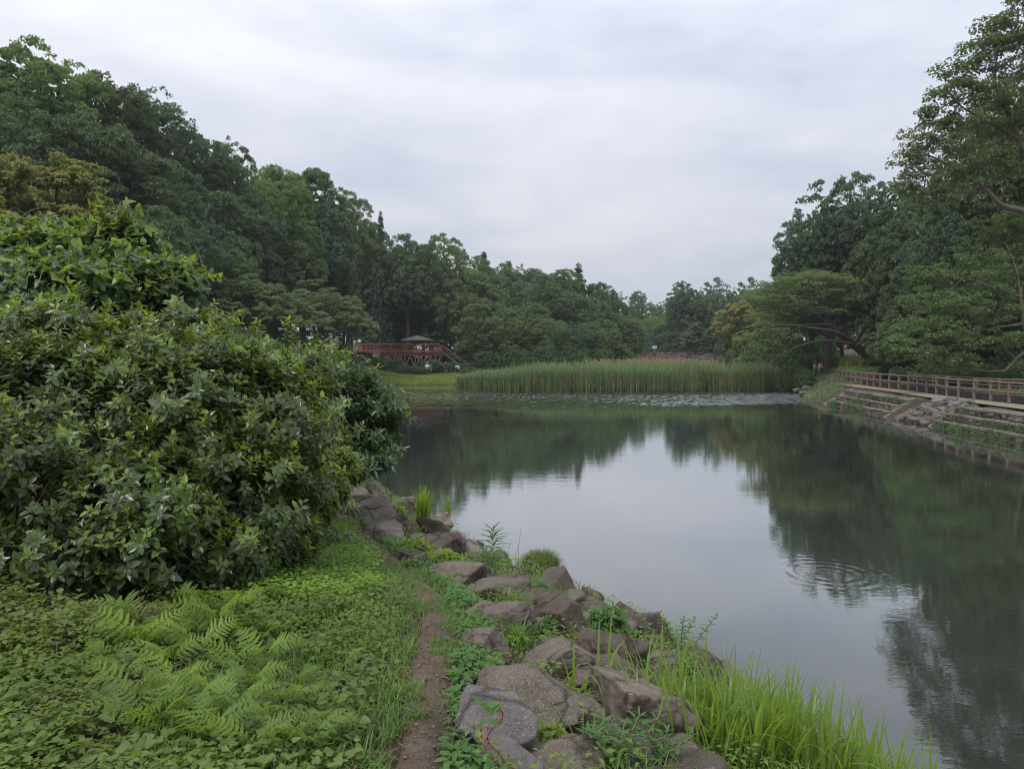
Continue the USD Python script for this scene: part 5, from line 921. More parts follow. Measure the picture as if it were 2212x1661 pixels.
# ------------------------------------------------------------------ people
def sph(p, r): return m3.Manifold.sphere(r, 14).translate(list(map(float, p)))
def chain(js):
    out = m3.Manifold()
    for (p, a), (q, b) in zip(js[:-1], js[1:]): out += m3.Manifold.batch_hull([sph(p, a), sph(q, b)])
    return out
def mm(man, ref=.03, it=6):
    m = man.refine_to_length(ref).to_mesh(); t = trimesh.Trimesh(m.vert_properties[:, :3], m.tri_verts); trimesh.smoothing.filter_taubin(t, iterations=it); return t
def person(label, loc, h, rz, shirt, trousers, hat=None, lean=0.0, arms='rest', stride=.12, hat_kind='brim', hair='hair', group=None):
    """a walker of height h facing -y; the joints are given for 1.7 m"""
    k = h / 1.7; ly = -lean; t = thing('person', label, 'person', group, loc, rz, k)
    hip = {s: np.array([s * .09, 0, .90]) for s in (-1, 1)}; knee = {s: np.array([s * .10, -.06 * s * stride / .12 - .03, .49]) for s in (-1, 1)}; ank = {s: np.array([s * .10, -stride * s * .5 + .03, .08]) for s in (-1, 1)}
    che = np.array([0, ly * .75, 1.28]); nec = np.array([0, ly * 1.0, 1.45]); hd = np.array([0, ly * 1.2 - .02, 1.585]); sh = {s: np.array([s * .19, ly * .95, 1.39]) for s in (-1, 1)}
    if arms == 'rail': el = {s: sh[s] + [s * .07, -.10, -.26] for s in (-1, 1)}; ha = {s: el[s] + [-.02 * s, -.25, -.05] for s in (-1, 1)}
    elif arms == 'bag': el = {s: sh[s] + [s * .06, .03, -.27] for s in (-1, 1)}; ha = {s: el[s] + [-.05 * s, -.22, .04] for s in (-1, 1)}
    else: el = {s: sh[s] + [s * .06, .04, -.28] for s in (-1, 1)}; ha = {s: el[s] + [s * .0, -.09, -.24] for s in (-1, 1)}
    leg = {s: chain([(hip[s], .092), (knee[s], .062), (ank[s], .042)]) for s in (-1, 1)}; tor = chain([((0, 0, .93), .135), ((0, ly * .3, 1.08), .125), (che, .145), (che + [0, 0, .07], .12)]) + chain([(sh[-1], .062), (sh[1], .062)]); upp = {s: chain([(sh[s], .058), (el[s], .044)]) for s in (-1, 1)}
    body = leg[-1] + leg[1] + tor + upp[-1] + upp[1] + chain([(nec - [0, 0, .06], .06), (nec + [0, 0, .06], .052)]) + m3.Manifold.batch_hull([sph(hd + [0, .015, .035], .092), sph(hd + [0, -.025, -.06], .062)]) + sph(hd + [0, -.105, -.01], .018) + sph(hd + [.088, .01, -.01], .02) + sph(hd + [-.088, .01, -.01], .02)
    for s in (-1, 1):
        body += chain([(el[s], .043), (ha[s], .029)]); d = unit(ha[s] - el[s]); x = unit(np.cross(d, [0, 0, 1.]) + 1e-6); pc = ha[s] + d * .055; body += m3.Manifold.batch_hull([sph(ha[s], .026), sph(pc + x * .022, .02), sph(pc - x * .022, .02)])
        for i_, L in zip((-1.5, -.5, .5, 1.5), (.055, .068, .072, .06)): q = pc + x * i_ * .015 + d * .012; body += chain([(q, .0095), (q + d * L * .6, .009), (q + d * L * .85 - [0, 0, .022], .0075)])
        q = ha[s] + d * .02; body += chain([(q + [0, -.02, -.01], .011), (q + d * .045 + [0, -.045, -.02], .009)])
        body += m3.Manifold.batch_hull([sph(ank[s] - [0, 0, .02], .045), sph(ank[s] + [0, -.15, -.045], .034), sph(ank[s] + [0, .05, -.045], .034)])
    b = mm(body, .03, 4); obj('body', b, M['skin'], t, smooth=True)
    cl = m3.Manifold()
    for s in (-1, 1): cl += chain([(hip[s] + [0, 0, .02], .112), (knee[s], .082), (ank[s] + [0, 0, .02], .068)])
    cl += chain([((-.05, 0, .95), .13), ((.05, 0, .95), .13)]); obj('trousers', mm(cl), M[trousers], t, smooth=True)
    cl = chain([((0, 0, .92), .155), ((0, ly * .3, 1.08), .145), (che, .162), (che + [0, 0, .08], .13)]) + chain([(sh[-1], .076), (sh[1], .076)])
    for s in (-1, 1): cl += chain([(sh[s], .074), (sh[s] * .25 + el[s] * .75, .062)])
    obj('shirt', mm(cl), M[shirt], t, smooth=True)
    obj('hair', mm(m3.Manifold.batch_hull([sph(hd + [0, .03, .045], .096), sph(hd + [0, .05, -.02], .075)])), M[hair], t, smooth=True)
    for s in (-1, 1): obj('eye', tm(trimesh.creation.icosphere(1, .012)) if False else (tm(trimesh.creation.icosphere(1, .012))[0] + hd + [s * .034, -.088, .012], tm(trimesh.creation.icosphere(1, .012))[1]), M['hair'], t)
    obj('mouth', box(hd + [0, -.083, -.055], [.045, .012, .010]), M['brown_cloth'], t)
    for s in (-1, 1): obj('shoe', mm(m3.Manifold.batch_hull([sph(ank[s] - [0, 0, .02], .055), sph(ank[s] + [0, -.16, -.04], .042), sph(ank[s] + [0, .06, -.04], .042)])), M['shoe'], t, smooth=True)
    if hat:
        v, f = tm(trimesh.creation.cylinder(.19 if hat_kind == 'brim' else .125, .014, sections=24)); o = [0, -.05 if hat_kind == 'cap' else 0, .075]
        obj('hat', cat_meshes([(v + hd + o, f), tm(mm(m3.Manifold.batch_hull([sph(hd + [0, .01, .07], .104), sph(hd + [0, .01, .11], .088)])))]), M[hat], t, smooth=40)
    return t
pz = 1.06
pa, pb = G(1759, 818.5, pz), G(1769.5, 819, pz)
person('man in light grey shirt and dark trousers standing at the end of the long fence', (*pa[:2], tz(*pa[:2])), 1.78, 60, 'grey_cloth', 'navy_cloth', 'straw', .05, 'rail')
person('person in pale pink top and patterned skirt trousers leaning on the long fence', (*pb[:2], tz(*pb[:2])), 1.66, 40, 'pink_cloth', 'print_cloth', 'black_cloth', .10, 'rail')
for x, y, hh, rz_, sh_, tr_, hat_, lab, arm in ((923, 811.5, 1.66, 170, 'white_cloth', 'blue_grey', 'white_cloth', 'person in white hat and pale top walking on the far lawn', 'rest'), (928.5, 810.5, 1.7, 175, 'blue_grey', 'blue_grey', None, 'person in blue-grey clothes just behind the white-hatted walker', 'rest'), (963, 811, 1.68, 20, 'black_cloth', 'brown_cloth', 'khaki', 'person in black clothes carrying something on the far lawn left of the notice', 'bag')):
    q = at(x, y, 97.5); person(lab, (q[0], q[1], tz(q[0], q[1])), hh, rz_, sh_, tr_, hat_, .02, arm)

# ------------------------------------------------------------------ ground cover, ferns, weeds of the near bank
def near_points(r, n, box_, keep, power=1.25):
    """random spots on the near bank, thinner with distance"""
    x0, x1, y0, y1 = box_; P = np.empty((0, 2))
    while len(P) < n:
        p = np.column_stack([r.uniform(x0, x1, n * 3), r.uniform(y0, y1, n * 3)]); d = np.hypot(p[:, 0], p[:, 1]); p = p[r.random(len(p)) < (2.6 / np.maximum(d, 2.6)) ** power]
        ds = pond_sd(p); dp, zp, side = path_info(p); p = p[keep(p, ds, dp, side) & (ds > .08) & (p[:, 0] > -1.05 * p[:, 1] * .72 - .6)]; P = np.vstack([P, p])
        if len(p) == 0: break
    return P[:n]
def nz(p, f, s=0): return meshkit.fbm(np.column_stack([p * f, np.zeros(len(p))]), 3, s)
def off_rock(p, m=.92):
    q = np.ones(len(p), bool)
    for x, y, R, zt, a, b in ROCK_POS: q &= ((p[:, 0] - x) / (a * m)) ** 2 + ((p[:, 1] - y) / (b * m)) ** 2 > 1
    return q
def scatter(name, label, r, P, tpl, per, size, mat, h=(.01, .09), spread=.03, tilt=.55, cat='ground cover', up=1.0, smin=.6, smax=1.1):
    n = len(P); z = terrain(P); B = np.column_stack([P, z]); q = np.repeat(B, per, 0); a = np.tile(np.arange(per) * 6.283 / per, n) + np.repeat(r.random(n) * 6.283, per); dd = np.column_stack([np.cos(a), np.sin(a), np.full(n * per, -.05) + .25 * r.normal(size=n * per)])
    q = q + dd * spread * (.5 + r.random((n * per, 1))) + np.column_stack([np.zeros((n * per, 2)), np.repeat(h[0] + (h[1] - h[0]) * r.random(n) ** 1.3, per) + .012 * r.random(n * per)])
    N = np.array([0, 0, up]) + r.normal(size=(n * per, 3)) * tilt * .6
    return obj(name, place(tpl, q, dd, N, size * np.repeat(smin + (smax - smin) * r.random(n), per) * (.8 + .4 * r.random(n * per))), M[mat], label=label, cat=cat, kind='stuff')
r = rng(91)
left = lambda p, ds, dp, side: (side > 0) & (dp > .16 + .16 * nz(p, 2.5, 4)) & (p[:, 1] < 17)
BX = (-6.5, 0.2, 2.0, 17)
P = near_points(r, 8600, BX, lambda p, ds, dp, sd: left(p, ds, dp, sd) & (nz(p, 1.4, 21) < .56) & (dp < 3.8)); scatter('small_ground_leaves', 'small bright ground cover leaves along the fern bank beside the path', r, P, tpl_four(.62, .05, .1), 4, .036, 'ground_leaf', (.01, .12), .028)
P = near_points(r, 5800, BX, lambda p, ds, dp, sd: left(p, ds, dp, sd) & (nz(p, 1.3, 33) > .47)); scatter('creeping_vines', 'darker heart-leaved creeper over the lower left bank', r, P, HT, 3, .039, 'ivy', (.02, .11), .040, .6)
P = near_points(r, 1500, (-5, -1.2, 2.0, 4.2), lambda p, ds, dp, sd: left(p, ds, dp, sd) & (dp > 1.0)); scatter('clover_patch', 'pale clover leaves at the bottom left corner', r, P, tpl_heart(1.0), 3, .030, 'ground_leaf', (.03, .10), .012, .35)
def limepatch(p, ds, dp, sd):
    a, b = np.array(T(640, 1290)[:2]), np.array(T(750, 1150)[:2]); d, _ = seg_dist(p, a[None], b[None]); return (sd > 0) & (dp > .15) & (d[:, 0] < .42 + .5 * (nz(p, 2, 8) - .4))
P = near_points(r, 2600, (-4, 0, 3.5, 12), limepatch, .6); scatter('lime_ground_cover', 'yellow-green ground cover between camellia and footpath', r, P, tpl_four(.6, .05, .1), 4, .044, 'lime', (.03, .16), .03)
P = near_points(r, 3800, (-4, 0.2, 2.0, 17), lambda p, ds, dp, sd: (sd > 0) & (dp > .13) & (dp < .75 + .8 * nz(p, 1.5, 6)) & (p[:, 1] < 17))
B = np.column_stack([P, terrain(P) - .01]); n = len(P) * 3; obj('path_side_grass', ribbon(r, np.repeat(B, 3, 0) + np.column_stack([r.normal(size=(n, 2)) * .012, np.zeros(n)]), hdir(r, n), .07 + .10 * r.random(n), .0055, .45 + .5 * r.random(n), 3), M['grass'], label='short grass along the left side of the footpath', cat='grass', kind='stuff')
# between the boulders: smaller stones first
FS = []
for k, (sd, m) in enumerate([(211, 'rock'), (212, 'rock_dark'), (213, 'rock'), (214, 'rock_dark')]):
    p = proto(f'filler_stone_{k}'); obj('stone', rock_mesh(sd, 3, p=20, planes=10, rough=.08, crack=.0), M[m], p, smooth=40); FS.append(p)
P = near_points(r, 400, (-4.5, 2.6, 3.0, 16), lambda p, ds, dp, sd: (sd < 0) & (dp > .42) & (ds > .12) & off_rock(p, .80), .8)
got, cnt = [], {}
def short(lab):
    return re.split(r',| in | left | with | at | just | beside | near | under | below | rising | topped | half | right | between | joining | above | among | where | standing | behind | past | on ', lab)[0]
for q in P:
    if len(got) < 70 and all(np.hypot(*(q - g)) > .20 for g in got):
        got.append(q); a = .09 + .12 * r.random(); k = int(r.integers(4)); b_ = short(ROCKS[int(np.argmin(np.hypot(ROCK_POS[:, 0] - q[0], ROCK_POS[:, 1] - q[1])))][5]); cnt[b_] = cnt.get(b_, -1) + 1; copy(FS[k], 'filler_stone', f'small rough stone wedged beside the {b_}' + (f', {ORD[cnt[b_]]} such stone' if cnt[b_] else ''), 'stone', 'small stones between the boulders', (q[0], q[1], tz(*q) + .02), r.random() * 360, (a * 1.2, a, a * .75))
rgt = lambda p, ds, dp, side: (side < 0) & (dp > .14 + .1 * nz(p, 3, 4)) & off_rock(p) & (p[:, 1] < 18)
BR = (-4.5, 3.2, 2.0, 18)
P = near_points(r, 2500, BR, lambda p, ds, dp, sd: rgt(p, ds, dp, sd) & (nz(p, 1.6, 51) > .42), 1.0); scatter('rock_weeds', 'leafy weeds filling the gaps between the boulders', r, P, tpl_four(.5, .06, .12), 5, .045, 'ground_leaf', (.01, .16), .028, .6)
P = near_points(r, 1900, BR, lambda p, ds, dp, sd: rgt(p, ds, dp, sd) & (nz(p, 1.9, 61) > .42), 1.0)
B = np.column_stack([P, terrain(P) - .01]); n = len(P) * 5; obj('rock_grass', ribbon(r, np.repeat(B, 5, 0) + np.column_stack([r.normal(size=(n, 2)) * .018, np.zeros(n)]), hdir(r, n), .08 + .16 * r.random(n), .0065, .4 + .55 * r.random(n), 3), M['grass'], label='grass growing between the boulders and along the right path edge', cat='grass', kind='stuff')
P = near_points(r, 1100, BR, lambda p, ds, dp, sd: (sd < 0) & (dp > .13) & (dp < .34) & off_rock(p, .8)); scatter('path_edge_herbs', 'low green herbs along the right edge of the footpath', r, P, tpl_leaf(.45, .06, .12), 6, .055, 'weed', (.02, .10), .02, .5)
P = near_points(r, 240, (-3, .6, 2.0, 10), lambda p, ds, dp, sd: dp < .17); n = len(P); v0, f0 = rock_mesh(5, 1, p=8, rough=.05, crack=0.); sz = .004 + .009 * r.random(n) ** 2
obj('pebbles', ((np.column_stack([P, terrain(P) + .022])[:, None] + v0[None] * sz[:, None, None]).reshape(-1, 3), (f0[None] + (np.arange(n) * len(v0))[:, None, None]).reshape(-1, 3)), M['rock'], label='tiny pebbles strewn on the trodden footpath', cat='pebbles', kind='stuff')
P = near_points(r, 1100, (-3, .6, 2.0, 13), lambda p, ds, dp, sd: (dp < .17) & (nz(p, 3.1, 71) > .46)); B = np.column_stack([P, terrain(P) + .012]); n = len(P) * 4
obj('path_grass', ribbon(r, np.repeat(B, 4, 0) + np.column_stack([r.normal(size=(n, 2)) * .014, np.zeros(n)]), hdir(r, n), .03 + .06 * r.random(n), .005, .5 + .47 * r.random(n), 2), M['grass'], label='thin grass creeping over the footpath', cat='grass', kind='stuff')
# dry leaves and straw on the path and under the bushes
P = near_points(r, 1700, (-4.5, 1, 2.0, 12), lambda p, ds, dp, sd: (dp < .3) | ((sd > 0) & (dp > 1.1) & (nz(p, .9, 33) < .5)))
n = len(P); obj('leaf_litter', place(tpl_leaf(.38, .1, -.08), np.column_stack([P, terrain(P) + .028]), rdir(r, n) * [1, 1, .15], rdir(r, n) * .35 + [0, 0, 1], .018 + .026 * r.random(n) ** 2), M['litter'], label='dry fallen leaves scattered over path and bare soil', cat='leaf litter', kind='stuff')
P = near_points(r, 1500, (-4.5, 1, 2.0, 8), lambda p, ds, dp, sd: (dp < .3) | ((sd > 0) & (dp > 1.0)))
n = len(P); obj('dry_straw', ribbon(r, np.column_stack([P, terrain(P) + .02]), hdir(r, n), .06 + .10 * r.random(n), .004, .97, 2), M['litter'], label='bits of dry straw lying on the soil of the bank', cat='straw', kind='stuff')
g = T(966, 1612); o = thing('fallen_branch', 'short pale broken branch lying beside the path by the creeper boulder', 'branch', None, g + [0, 0, .02]); obj('wood', tube([[-.10, .01, 0], [-.02, 0, .012], [.06, -.012, .0], [.10, -.02, .0]], [.011, .012, .011, .008], 7), M['bark_pale'], o); obj('stub', tube([[.0, 0, .01], [.02, .03, .03]], [.006, .003], 5), M['bark_pale'], o)

# ferns: each plant a thing, each frond a part
def frond_mesh(seed, pairs=11, L=1.0):
    r = rng(seed); V = []; t = np.linspace(.14, .985, pairs); P, D, N, Sz, Wd_ = [], [], [], [], []
    arc = lambda q: np.array([q * L * (1 - .10 * q), 0, .22 * math.sin(q * 2.1) * L - .20 * q ** 2.4 * L])
    ms = [tube([arc(q) for q in np.linspace(0, 1, 8)], np.linspace(.010, .002, 8), 4, False)]
    for q in t:
        env = (math.sin(min(1, (q - .02) * 2.2) * 1.57)) * (1 - q) ** .70 * .42 + .02; tan = unit(arc(q + .01) - arc(q - .01))
        for s in (-1, 1):
            d = unit(np.array([.50 + .12 * r.normal(), s, -.22 + .12 * r.normal()])); c = arc(q); m = 8
            for k in range(m):                                  # toothed pinna: short leaflets both sides of its rib
                u = (k + .5) / m; w = env * .13 * (1 - u) ** .6 + .006; p = c + d * env * u + np.array([0, 0, -.10 * env * u * u])
                for s2 in (-1, 1): P.append(p); side = np.cross(d, [0, 0, 1.]) * s2; D.append(unit(side + d * .75)); N.append([0, 0, 1.0]); Sz.append(w * 1.15); Wd_.append(env / m / w * 1.25)
    n = len(P); P, D, N = map(np.array, (P, D, N)); ms.append(place((np.array([[0, .30, 0], [0, -.30, 0], [1, .0, -.05], [.6, .28, .02]]), np.array([[0, 1, 2], [0, 2, 3]])), P, D, N + .12 * r.normal(size=N.shape), np.array(Sz), np.array(Wd_)))
    return cat_meshes(ms)
FP = []
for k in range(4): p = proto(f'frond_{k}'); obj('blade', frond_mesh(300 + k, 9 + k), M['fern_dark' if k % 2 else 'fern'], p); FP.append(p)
def basis(d, up):
    x = unit(np.asarray(d, float)); z = np.asarray(up, float); z = unit(z - x * (x @ z)); return np.stack([x, np.cross(z, x), z], 1)
FERNS = [(780, 900, 1.25), (800, 1050, 1.3), (690, 1200, .95), (760, 1330, 1.0), (960, 1150, 1.2), (990, 1310, 1.15), (1050, 1430, 1.1), (800, 1470, 1.1), (1100, 1050, 1.0), (1210, 900, 1.25), (960, 880, 1.0), (1100, 780, 1.0), (1330, 800, 1.1), (1470, 1110, 1.0), (1250, 1150, .8), (1300, 1400, 1.0), (1380, 1260, .9), (1440, 1000, .9), (1580, 930, .8), (1620, 1050, .8), (1650, 1230, .8), (1700, 1330, .8), (1500, 1440, .8), (1150, 1580, 1.0), (1400, 1600, .85), (1750, 1480, .8), (1850, 1520, .8), (1900, 1130, .7), (1720, 1590, .8), (1560, 720, .8), (1250, 690, .9), (1120, 940, .9), (1320, 950, .9), (620, 1080, .8), (1190, 1290, .9), (900, 1020, 1.0), (1560, 1340, .8), (1480, 1240, .8), (1620, 1560, .8), (1330, 1120, .9), (1540, 1150, .7), (1780, 1250, .7), (1250, 1500, .9), (920, 1500, .9), (700, 1000, .9)]
rows = {}
for x, y, s in FERNS: rows.setdefault(min(5, int((y - 650) // 165)), []).append((x, y, s))
RN = ['rearmost row under the camellia', 'second row from the camellia', 'third row from the camellia', 'fourth row from the camellia', 'fifth row from the camellia', 'lowest row at the bottom edge']
for rw, lst in rows.items():
    for n, (x, y, s) in enumerate(sorted(lst)):
        xd, yd = x * .3896, 1013.9 + y * .3896; g = T(xd, yd + 14); rr = rng(int(x * 7 + y)); o = thing('fern', f'lacy light green fern in the {RN[rw]}, {ORD[n]} from the left', 'fern', 'ferns on the bank left of the path', g)
        m = 5 if s > .9 else 4; a0 = math.pi * 1.5 + rr.normal() * .4
        for k in range(m):
            a = a0 + (k - (m - 1) / 2) * .95 + .4 * rr.normal(); L = s * .215 * (.7 + .55 * rr.random()); d = np.array([math.cos(a), math.sin(a), .42 + .2 * rr.random()]); X = np.eye(4); X[:3, :3] = basis(d, [.35 * rr.normal(), -.25 + .3 * rr.normal(), 1]) * L; X[:3, 3] = [0, 0, .10 * s]
            part_copy(FP[rr.integers(4)], 'frond', o, X)
        obj('stalks', cat_meshes([tube([[0, 0, -.03], [.004 * k, .003, .10 * s]], .003, 4, False) for k in range(3)]), M['twig'], o)

# upright weeds: a thing each
def upright(name, label, xd, yb, hd, stems=1, nl=34, leaf=.07, tpl=None, mat='weed', spread=.05, droop=.3, cat='weed', D=None, seed=0, width=.9):
    g = T(xd, yb) if D is None else at(xd, yb, D); r = rng(seed + int(xd)); H = dpx(hd, g[1]); o = thing(name, label, cat, None, g - [0, 0, .02]); tpl = tpl or tpl_leaf(.28, .06, .18); ms, LP, LD, LN, LS = [], [], [], [], []
    for k in range(stems):
        b = np.append(r.normal(size=2) * spread * .5, 0) if stems > 1 else np.zeros(3); top = b + np.array([r.normal() * spread * 1.4, r.normal() * spread, H * (.75 + .3 * r.random() if stems > 1 else 1)]); P = bez(b, (b + top) / 2 + np.append(r.normal(size=2) * .02, 0), top, 7); ms.append(tube(P, np.linspace(.0055, .002, 7), 5))
        for i in range(nl):
            q = .12 + .88 * (i / nl) ** .8; c = np.array([np.interp(q, np.linspace(0, 1, 7), P[:, j]) for j in range(3)]); a = i * GOLDEN; up = .15 + .75 * q ** 3
            LP.append(c); LD.append([math.cos(a), math.sin(a), up - droop * (1 - q)]); LN.append([-.3 * math.cos(a), -.3 * math.sin(a), 1]); LS.append(leaf * (.55 + .7 * math.sin(math.pi * min(.95, q * .8 + .1))) * (.8 + .4 * r.random()))
    obj('stem', cat_meshes(ms), M['reedstem'], o); obj('leaves', place(tpl, np.array(LP), np.array(LD), np.array(LN), np.array(LS), width), M[mat], o); return o
upright('tall_weed', 'tallest narrow-leaved weed at the waterline left of the grassy stump', 1072, 1250, 112, 1, 60, .17, tpl_leaf(.16, .04, .2), seed=1)
upright('tall_weed', 'lower narrow-leaved weed close beside the tallest one, on its left', 1050, 1246, 60, 2, 30, .14, tpl_leaf(.18, .04, .2), seed=2)
upright('tall_weed', 'light green whorled weed before the pointed rock by the rush tuft', 864, 1122, 46, 1, 34, .16, tpl_leaf(.18, .04, .2), seed=3)
upright('tall_weed', 'leafy whorled weed in front of the round mossy boulder', 1172, 1292, 48, 2, 28, .12, tpl_leaf(.2, .04, .2), seed=4)
upright('tall_weed', 'stiff stemmed weed with paired leaves above the steep wet rock', 1468, 1420, 110, 6, 26, .055, tpl_leaf(.5, .06, .2), spread=.10, seed=5)
upright('tall_weed', 'leafy weed growing beside the steep wet rock on its left', 1498, 1496, 84, 3, 30, .075, tpl_leaf(.42, .06, .2), spread=.05, seed=6)
upright('tall_weed', 'broad-leaved green stalk rising inside the sedge clump', 1646, 1610, 130, 3, 30, .06, tpl_leaf(.55, .06, .2), spread=.05, seed=7, D=4.9)
upright('tall_weed', 'bushy whorled weed at the bottom edge below the flat-topped boulder', 1300, 1650, 95, 4, 34, .075, tpl_leaf(.26, .04, .2), spread=.08, seed=8, D=3.25)
upright('tall_weed', 'bushy weed at the bottom edge left of the sedge blades', 1360, 1665, 85, 5, 28, .06, tpl_leaf(.3, .04, .2), spread=.10, seed=9, D=3.4)
upright('tall_weed', 'slender weed on the sloping slab behind the largest boulder', 1205, 1462, 44, 1, 12, .07, tpl_leaf(.3, .04, .2), seed=10)
upright('tall_weed', 'feathery dark weed at the laurel foot by the far rocks', 790, 1070, 68, 3, 40, .12, tpl_leaf(.16, .04, .2), mat='shrub', seed=11)
def leafy(name, label, xd, yd, wd, hd, n, leaf, mat='weed', tpl=None, seed=0, D=None, cat='plant'):
    g = T(xd, yd + hd * .45) if D is None else at(xd, yd + hd * .4, D); r = rng(seed + 400); a, b = dpx(wd / 2, g[1]), dpx(hd, g[1]); o = thing(name, label, cat, None, g); d = rdir(r, n); d[:, 2] = np.abs(d[:, 2]); P = d * [a, a * .8, b * .8] * (.35 + .65 * r.random((n, 1)) ** .5) + [0, 0, .02]
    LP, LD, LN, LS, tw = twig_leaves(r, P, d, tpl or tpl_leaf(.5, .06, .15), 5, leaf, 1.0, .8); obj('leaves', place(tpl or tpl_leaf(.5, .06, .15), LP, LD, LN, LS), M[mat], o); obj('stems', cat_meshes([tube(bez([0, 0, -.03], q * [.4, .4, .6], q, 4), np.linspace(.004, .0015, 4), 4, False) for q in P[::4]]), M['reedstem'], o)
leafy('leafy_plant', 'bright green leafy shrub spilling between boulders to the waterline', 1312, 1335, 112, 80, 190, .050, 'weed', seed=1)
leafy('leafy_plant', 'broad rosette plant behind the flat-topped boulder', 1300, 1468, 60, 40, 26, .085, 'weed', seed=2)
leafy('leafy_plant', 'leafy plant on the gap left of the flat-topped boulder', 1262, 1510, 60, 50, 60, .045, 'ground_leaf', seed=3)
leafy('leafy_plant', 'spreading leafy plant over the dark mossy stone by the path', 890, 1180, 84, 34, 90, .085, 'ground_leaf', seed=4)
leafy('leafy_plant', 'leafy plant trailing over the left end of the ridge rock', 955, 1205, 90, 30, 90, .08, 'ground_leaf', seed=5)
leafy('leafy_plant', 'dense weeds left of the tallest narrow-leaved weed', 1030, 1250, 60, 50, 80, .07, 'weed', seed=6)
leafy('leafy_plant', 'trifoliate plant growing over the low front slab', 1180, 1590, 90, 44, 60, .045, 'ground_leaf', seed=7)
leafy('leafy_plant', 'small leafy plant in front of the dark cracked rock', 1182, 1352, 50, 60, 60, .045, 'weed', seed=8)
leafy('leafy_plant', 'leafy clump right of the trifoliate plant at the bottom edge', 1250, 1640, 70, 44, 60, .045, 'ground_leaf', seed=9, D=3.3)
leafy('leafy_plant', 'leafy plant beside the square-faced boulder toward the water', 850, 1100, 60, 34, 70, .09, 'ground_leaf', seed=10)
def tuft(name, label, xd, yb, wd, hd, n, mat='grass', w=.008, bend=(.3, .9), seed=0, D=None, singles=0, parts='blade'):
    g = T(xd, yb) if D is None else at(xd, yb, D); r = rng(seed + 500); a, b = dpx(wd / 2, g[1]), dpx(hd, g[1]); o = thing(name, label, 'grass tuft', None, g); base = np.column_stack([r.normal(size=(n, 2)) * a * .22, np.full(n, -.02)]); L = b * (.7 + .55 * r.random(n)); bd_ = bend[0] + (bend[1] - bend[0]) * r.random(n)
    V, F = ribbon(r, base, hdir(r, n), L, w * (.8 + .5 * r.random(n)), bd_, 5); k = 12; big = np.argsort(-L)[:singles]
    for i in big: obj(parts, (V[i * k:(i + 1) * k], F[:10]), M[mat], o)
    rest = np.setdiff1d(np.arange(n), big); VV = V.reshape(n, k, 3)[rest].reshape(-1, 3); obj('blades', (VV, F[:len(rest) * 10]), M[mat], o, kind='stuff'); return o
tuft('grass_tuft', 'arching grass tuft on the sloping slab right of the angular boulder', 1118, 1398, 90, 72, 150, w=.009, seed=1)
tuft('grass_tuft', 'long arching grass drooping over the ridged boulder', 1106, 1318, 120, 70, 120, w=.009, bend=(.5, .97), seed=2)
tuft('grass_tuft', 'tall yellow-green rush tuft at the waterline by the far rocks', 914, 1128, 60, 74, 150, 'sedge', .022, (.05, .4), seed=3, singles=24)
tuft('grass_tuft', 'thin rushes standing in the water right of the rush tuft', 966, 1112, 40, 46, 40, 'sedge', .014, (.05, .35), seed=4)
tuft('grass_tuft', 'small grass tuft at the left end of the ridged boulder', 1018, 1268, 56, 54, 90, w=.010, seed=5)
tuft('grass_tuft', 'bright grass tuft beside the path in front of the long low boulder', 1004, 1372, 66, 44, 110, w=.008, seed=6)
tuft('grass_tuft', 'grass tuft at the bottom edge in front of the creeper boulder', 990, 1655, 90, 60, 150, w=.007, seed=7)
tuft('grass_tuft', 'thin grass tuft below the bright green shrub by the water', 1400, 1420, 50, 50, 70, w=.007, seed=8)
# the tall sedge clump in the right foreground
r = rng(95); so_ = at(1700, 1700, 4.6); n = 760; u = r.random(n); bx = np.where(r.random(n) < .75, 1.42 + .36 * r.normal(size=n), r.uniform(.70, 2.35, n)); by = 3.75 + .75 * r.random(n) + .10 * np.abs(bx - 1.4); so_ = np.array([1.5, 4.6, tz(1.5, 4.6)])
bz = np.maximum(terrain(np.column_stack([bx, by])), 0) - .02; base = np.column_stack([bx, by, bz]) - so_; Ls = (.30 + .36 * r.random(n)) * (1 - .22 * np.clip(np.abs(bx - 1.4), 0, 1.5)); hd_ = hdir(r, n); hd_[:, 0] += .35 + .3 * (bx - 1.4); hd_ = unit(hd_)
V, F = ribbon(r, base, hd_, Ls, (.015 + .010 * r.random(n)), np.where(r.random(n) < .75, .1 + .4 * r.random(n), .5 + .45 * r.random(n)), 6); k = 14; o = thing('sedge_clump', 'tall bright green sword-bladed sedge clump in the right foreground', 'sedge', None, so_)
big = np.argsort(by + .6 * r.random(n) - .8 * Ls)[:260]
for i in big: obj('blade', (V[i * k:(i + 1) * k], F[:12]), M['sedge'], o)
rest = np.setdiff1d(np.arange(n), big); obj('blades', (V.reshape(n, k, 3)[rest].reshape(-1, 3), F[:len(rest) * 12]), M['sedge'], o, kind='stuff')
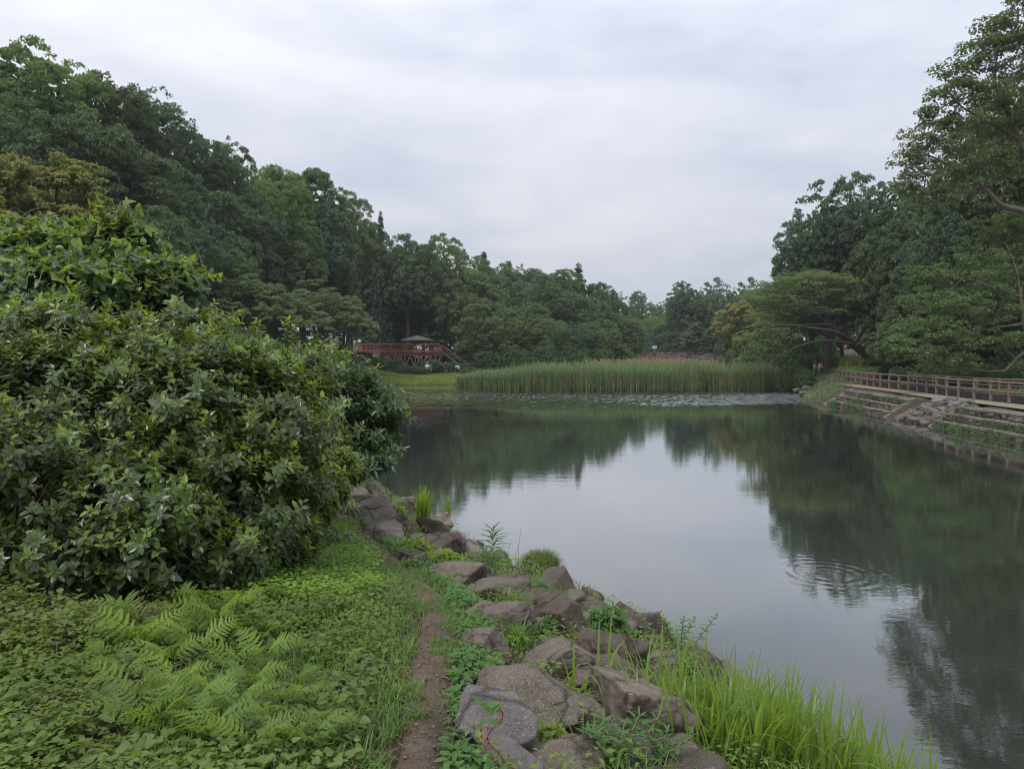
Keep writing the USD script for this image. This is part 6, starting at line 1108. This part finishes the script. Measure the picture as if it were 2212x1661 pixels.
# grassy stump in the shallows
g = G(1168, 1250, 0); a = dpx(42, g[1]); o = thing('grassy_stump', 'dark stump in the shallows capped with shaggy grass and moss', 'stump', None, g)
v, f = rock_mesh(777, 4, p=6, rough=.09, crack=.0); obj('core', (v * [a, a * .9, a * .78] + [0, 0, a * .42], f), M['rock_moss'], o, smooth=40); d = rdir(r, 900); d[:, 2] = np.abs(d[:, 2]); q = d * [a, a * .9, a * .8] + [0, 0, a * .42]
obj('grass_cap', ribbon(r, q[d[:, 2] > .12] - d[d[:, 2] > .12] * .03, unit(d[d[:, 2] > .12][:, :2]), .10 + .13 * r.random((d[:, 2] > .12).sum()), .008, .5 + .47 * r.random((d[:, 2] > .12).sum()), 3), M['grass'], o, kind='stuff')
P_ = d[:120] * [a, a * .9, a * .85] + [0, 0, a * .42]; LP, LD, LN, LS, tw = twig_leaves(r, P_, d[:120], tpl_leaf(.3), 4, .06); obj('herbs', place(tpl_leaf(.3), LP, LD, LN, LS), M['weed'], o, kind='stuff')
obj('dry_grass', ribbon(r, q[:260], hdir(r, 260), .12 + .1 * r.random(260), .005, .9, 3), M['litter'], o, kind='stuff')
# two bare stems in the water, red creeper, tendril over the water
g = G(1110, 1226, 0); o = thing('bare_stems', 'two thin bare stems standing in the water left of the grassy stump', 'stems', None, g)
for dx, h in ((-.10, .42), (.06, .60), (.02, .38)): obj('stem', tube([[dx, 0, -.1], [dx + .01, .01, h * .5], [dx + .05, .02, h]], [.004, .003, .0015], 5), M['twig'], o)
cr = at(1070, 1572, T(1066, 1615)[1] - .30); o = thing('red_creeper', 'creeper with red and orange leaves climbing the grey lichened boulder', 'creeper', None, cr); n = 26; pts = np.array([[.03 * math.sin(i * .35), -.045, .12 - i * .010] for i in range(n)]); obj('stem', tube(pts, .0022, 4), M['twig'], o)
obj('red_leaves', place(tpl_heart(.9), pts + r.normal(size=(n, 3)) * [.018, .008, .008], rdir(r, n) + [0, -.4, -.3], np.tile([0, -1., .5], (n, 1)), .015), M['redleaf'], o); obj('green_leaves', place(tpl_leaf(.4), pts[:8] + [-.05, -.01, .01], rdir(r, 8) + [-.5, 0, 0], np.tile([0, -.6, 1.], (8, 1)), .06), M['weed'], o)
ta, tb = at(805, 1052, 10.5), at(882, 1060, 10.6); o = thing('vine_tendril', 'single green tendril reaching out over the dark water from the laurel', 'vine', None, ta); obj('stem', tube(bez([0, 0, 0], (tb - ta) * .6 + [0, 0, -.15], tb - ta, 8), np.linspace(.008, .003, 8), 5), M['reedstem'], o)
obj('leaves', place(tpl_leaf(.5), bez([0, 0, 0], (tb - ta) * .6 + [0, 0, -.15], tb - ta, 8), rdir(r, 8), rdir(r, 8) + [0, 0, 1], .07), M['weed'], o)

# ------------------------------------------------------------------ thin summer haze over the valley
M['haze'] = usdkit.material(stage, '/World/Looks/haze', {'v': ('principled_volume', {'color': (.86, .90, .96), 'density': .00022, 'anisotropy': .2})}, [], volume='v.volume')
v, f = tm(trimesh.creation.box([700, 600, 60])); zmin_ = min(-3.0, GV[:, 2].min() - 1); zmax_ = 48.0
obj('haze', (np.column_stack([v[:, 0], v[:, 1] + 205, np.where(v[:, 2] < 0, zmin_, zmax_)]), f), M['haze'], kind='stuff', label='thin pale summer haze over the pond valley', cat='haze')
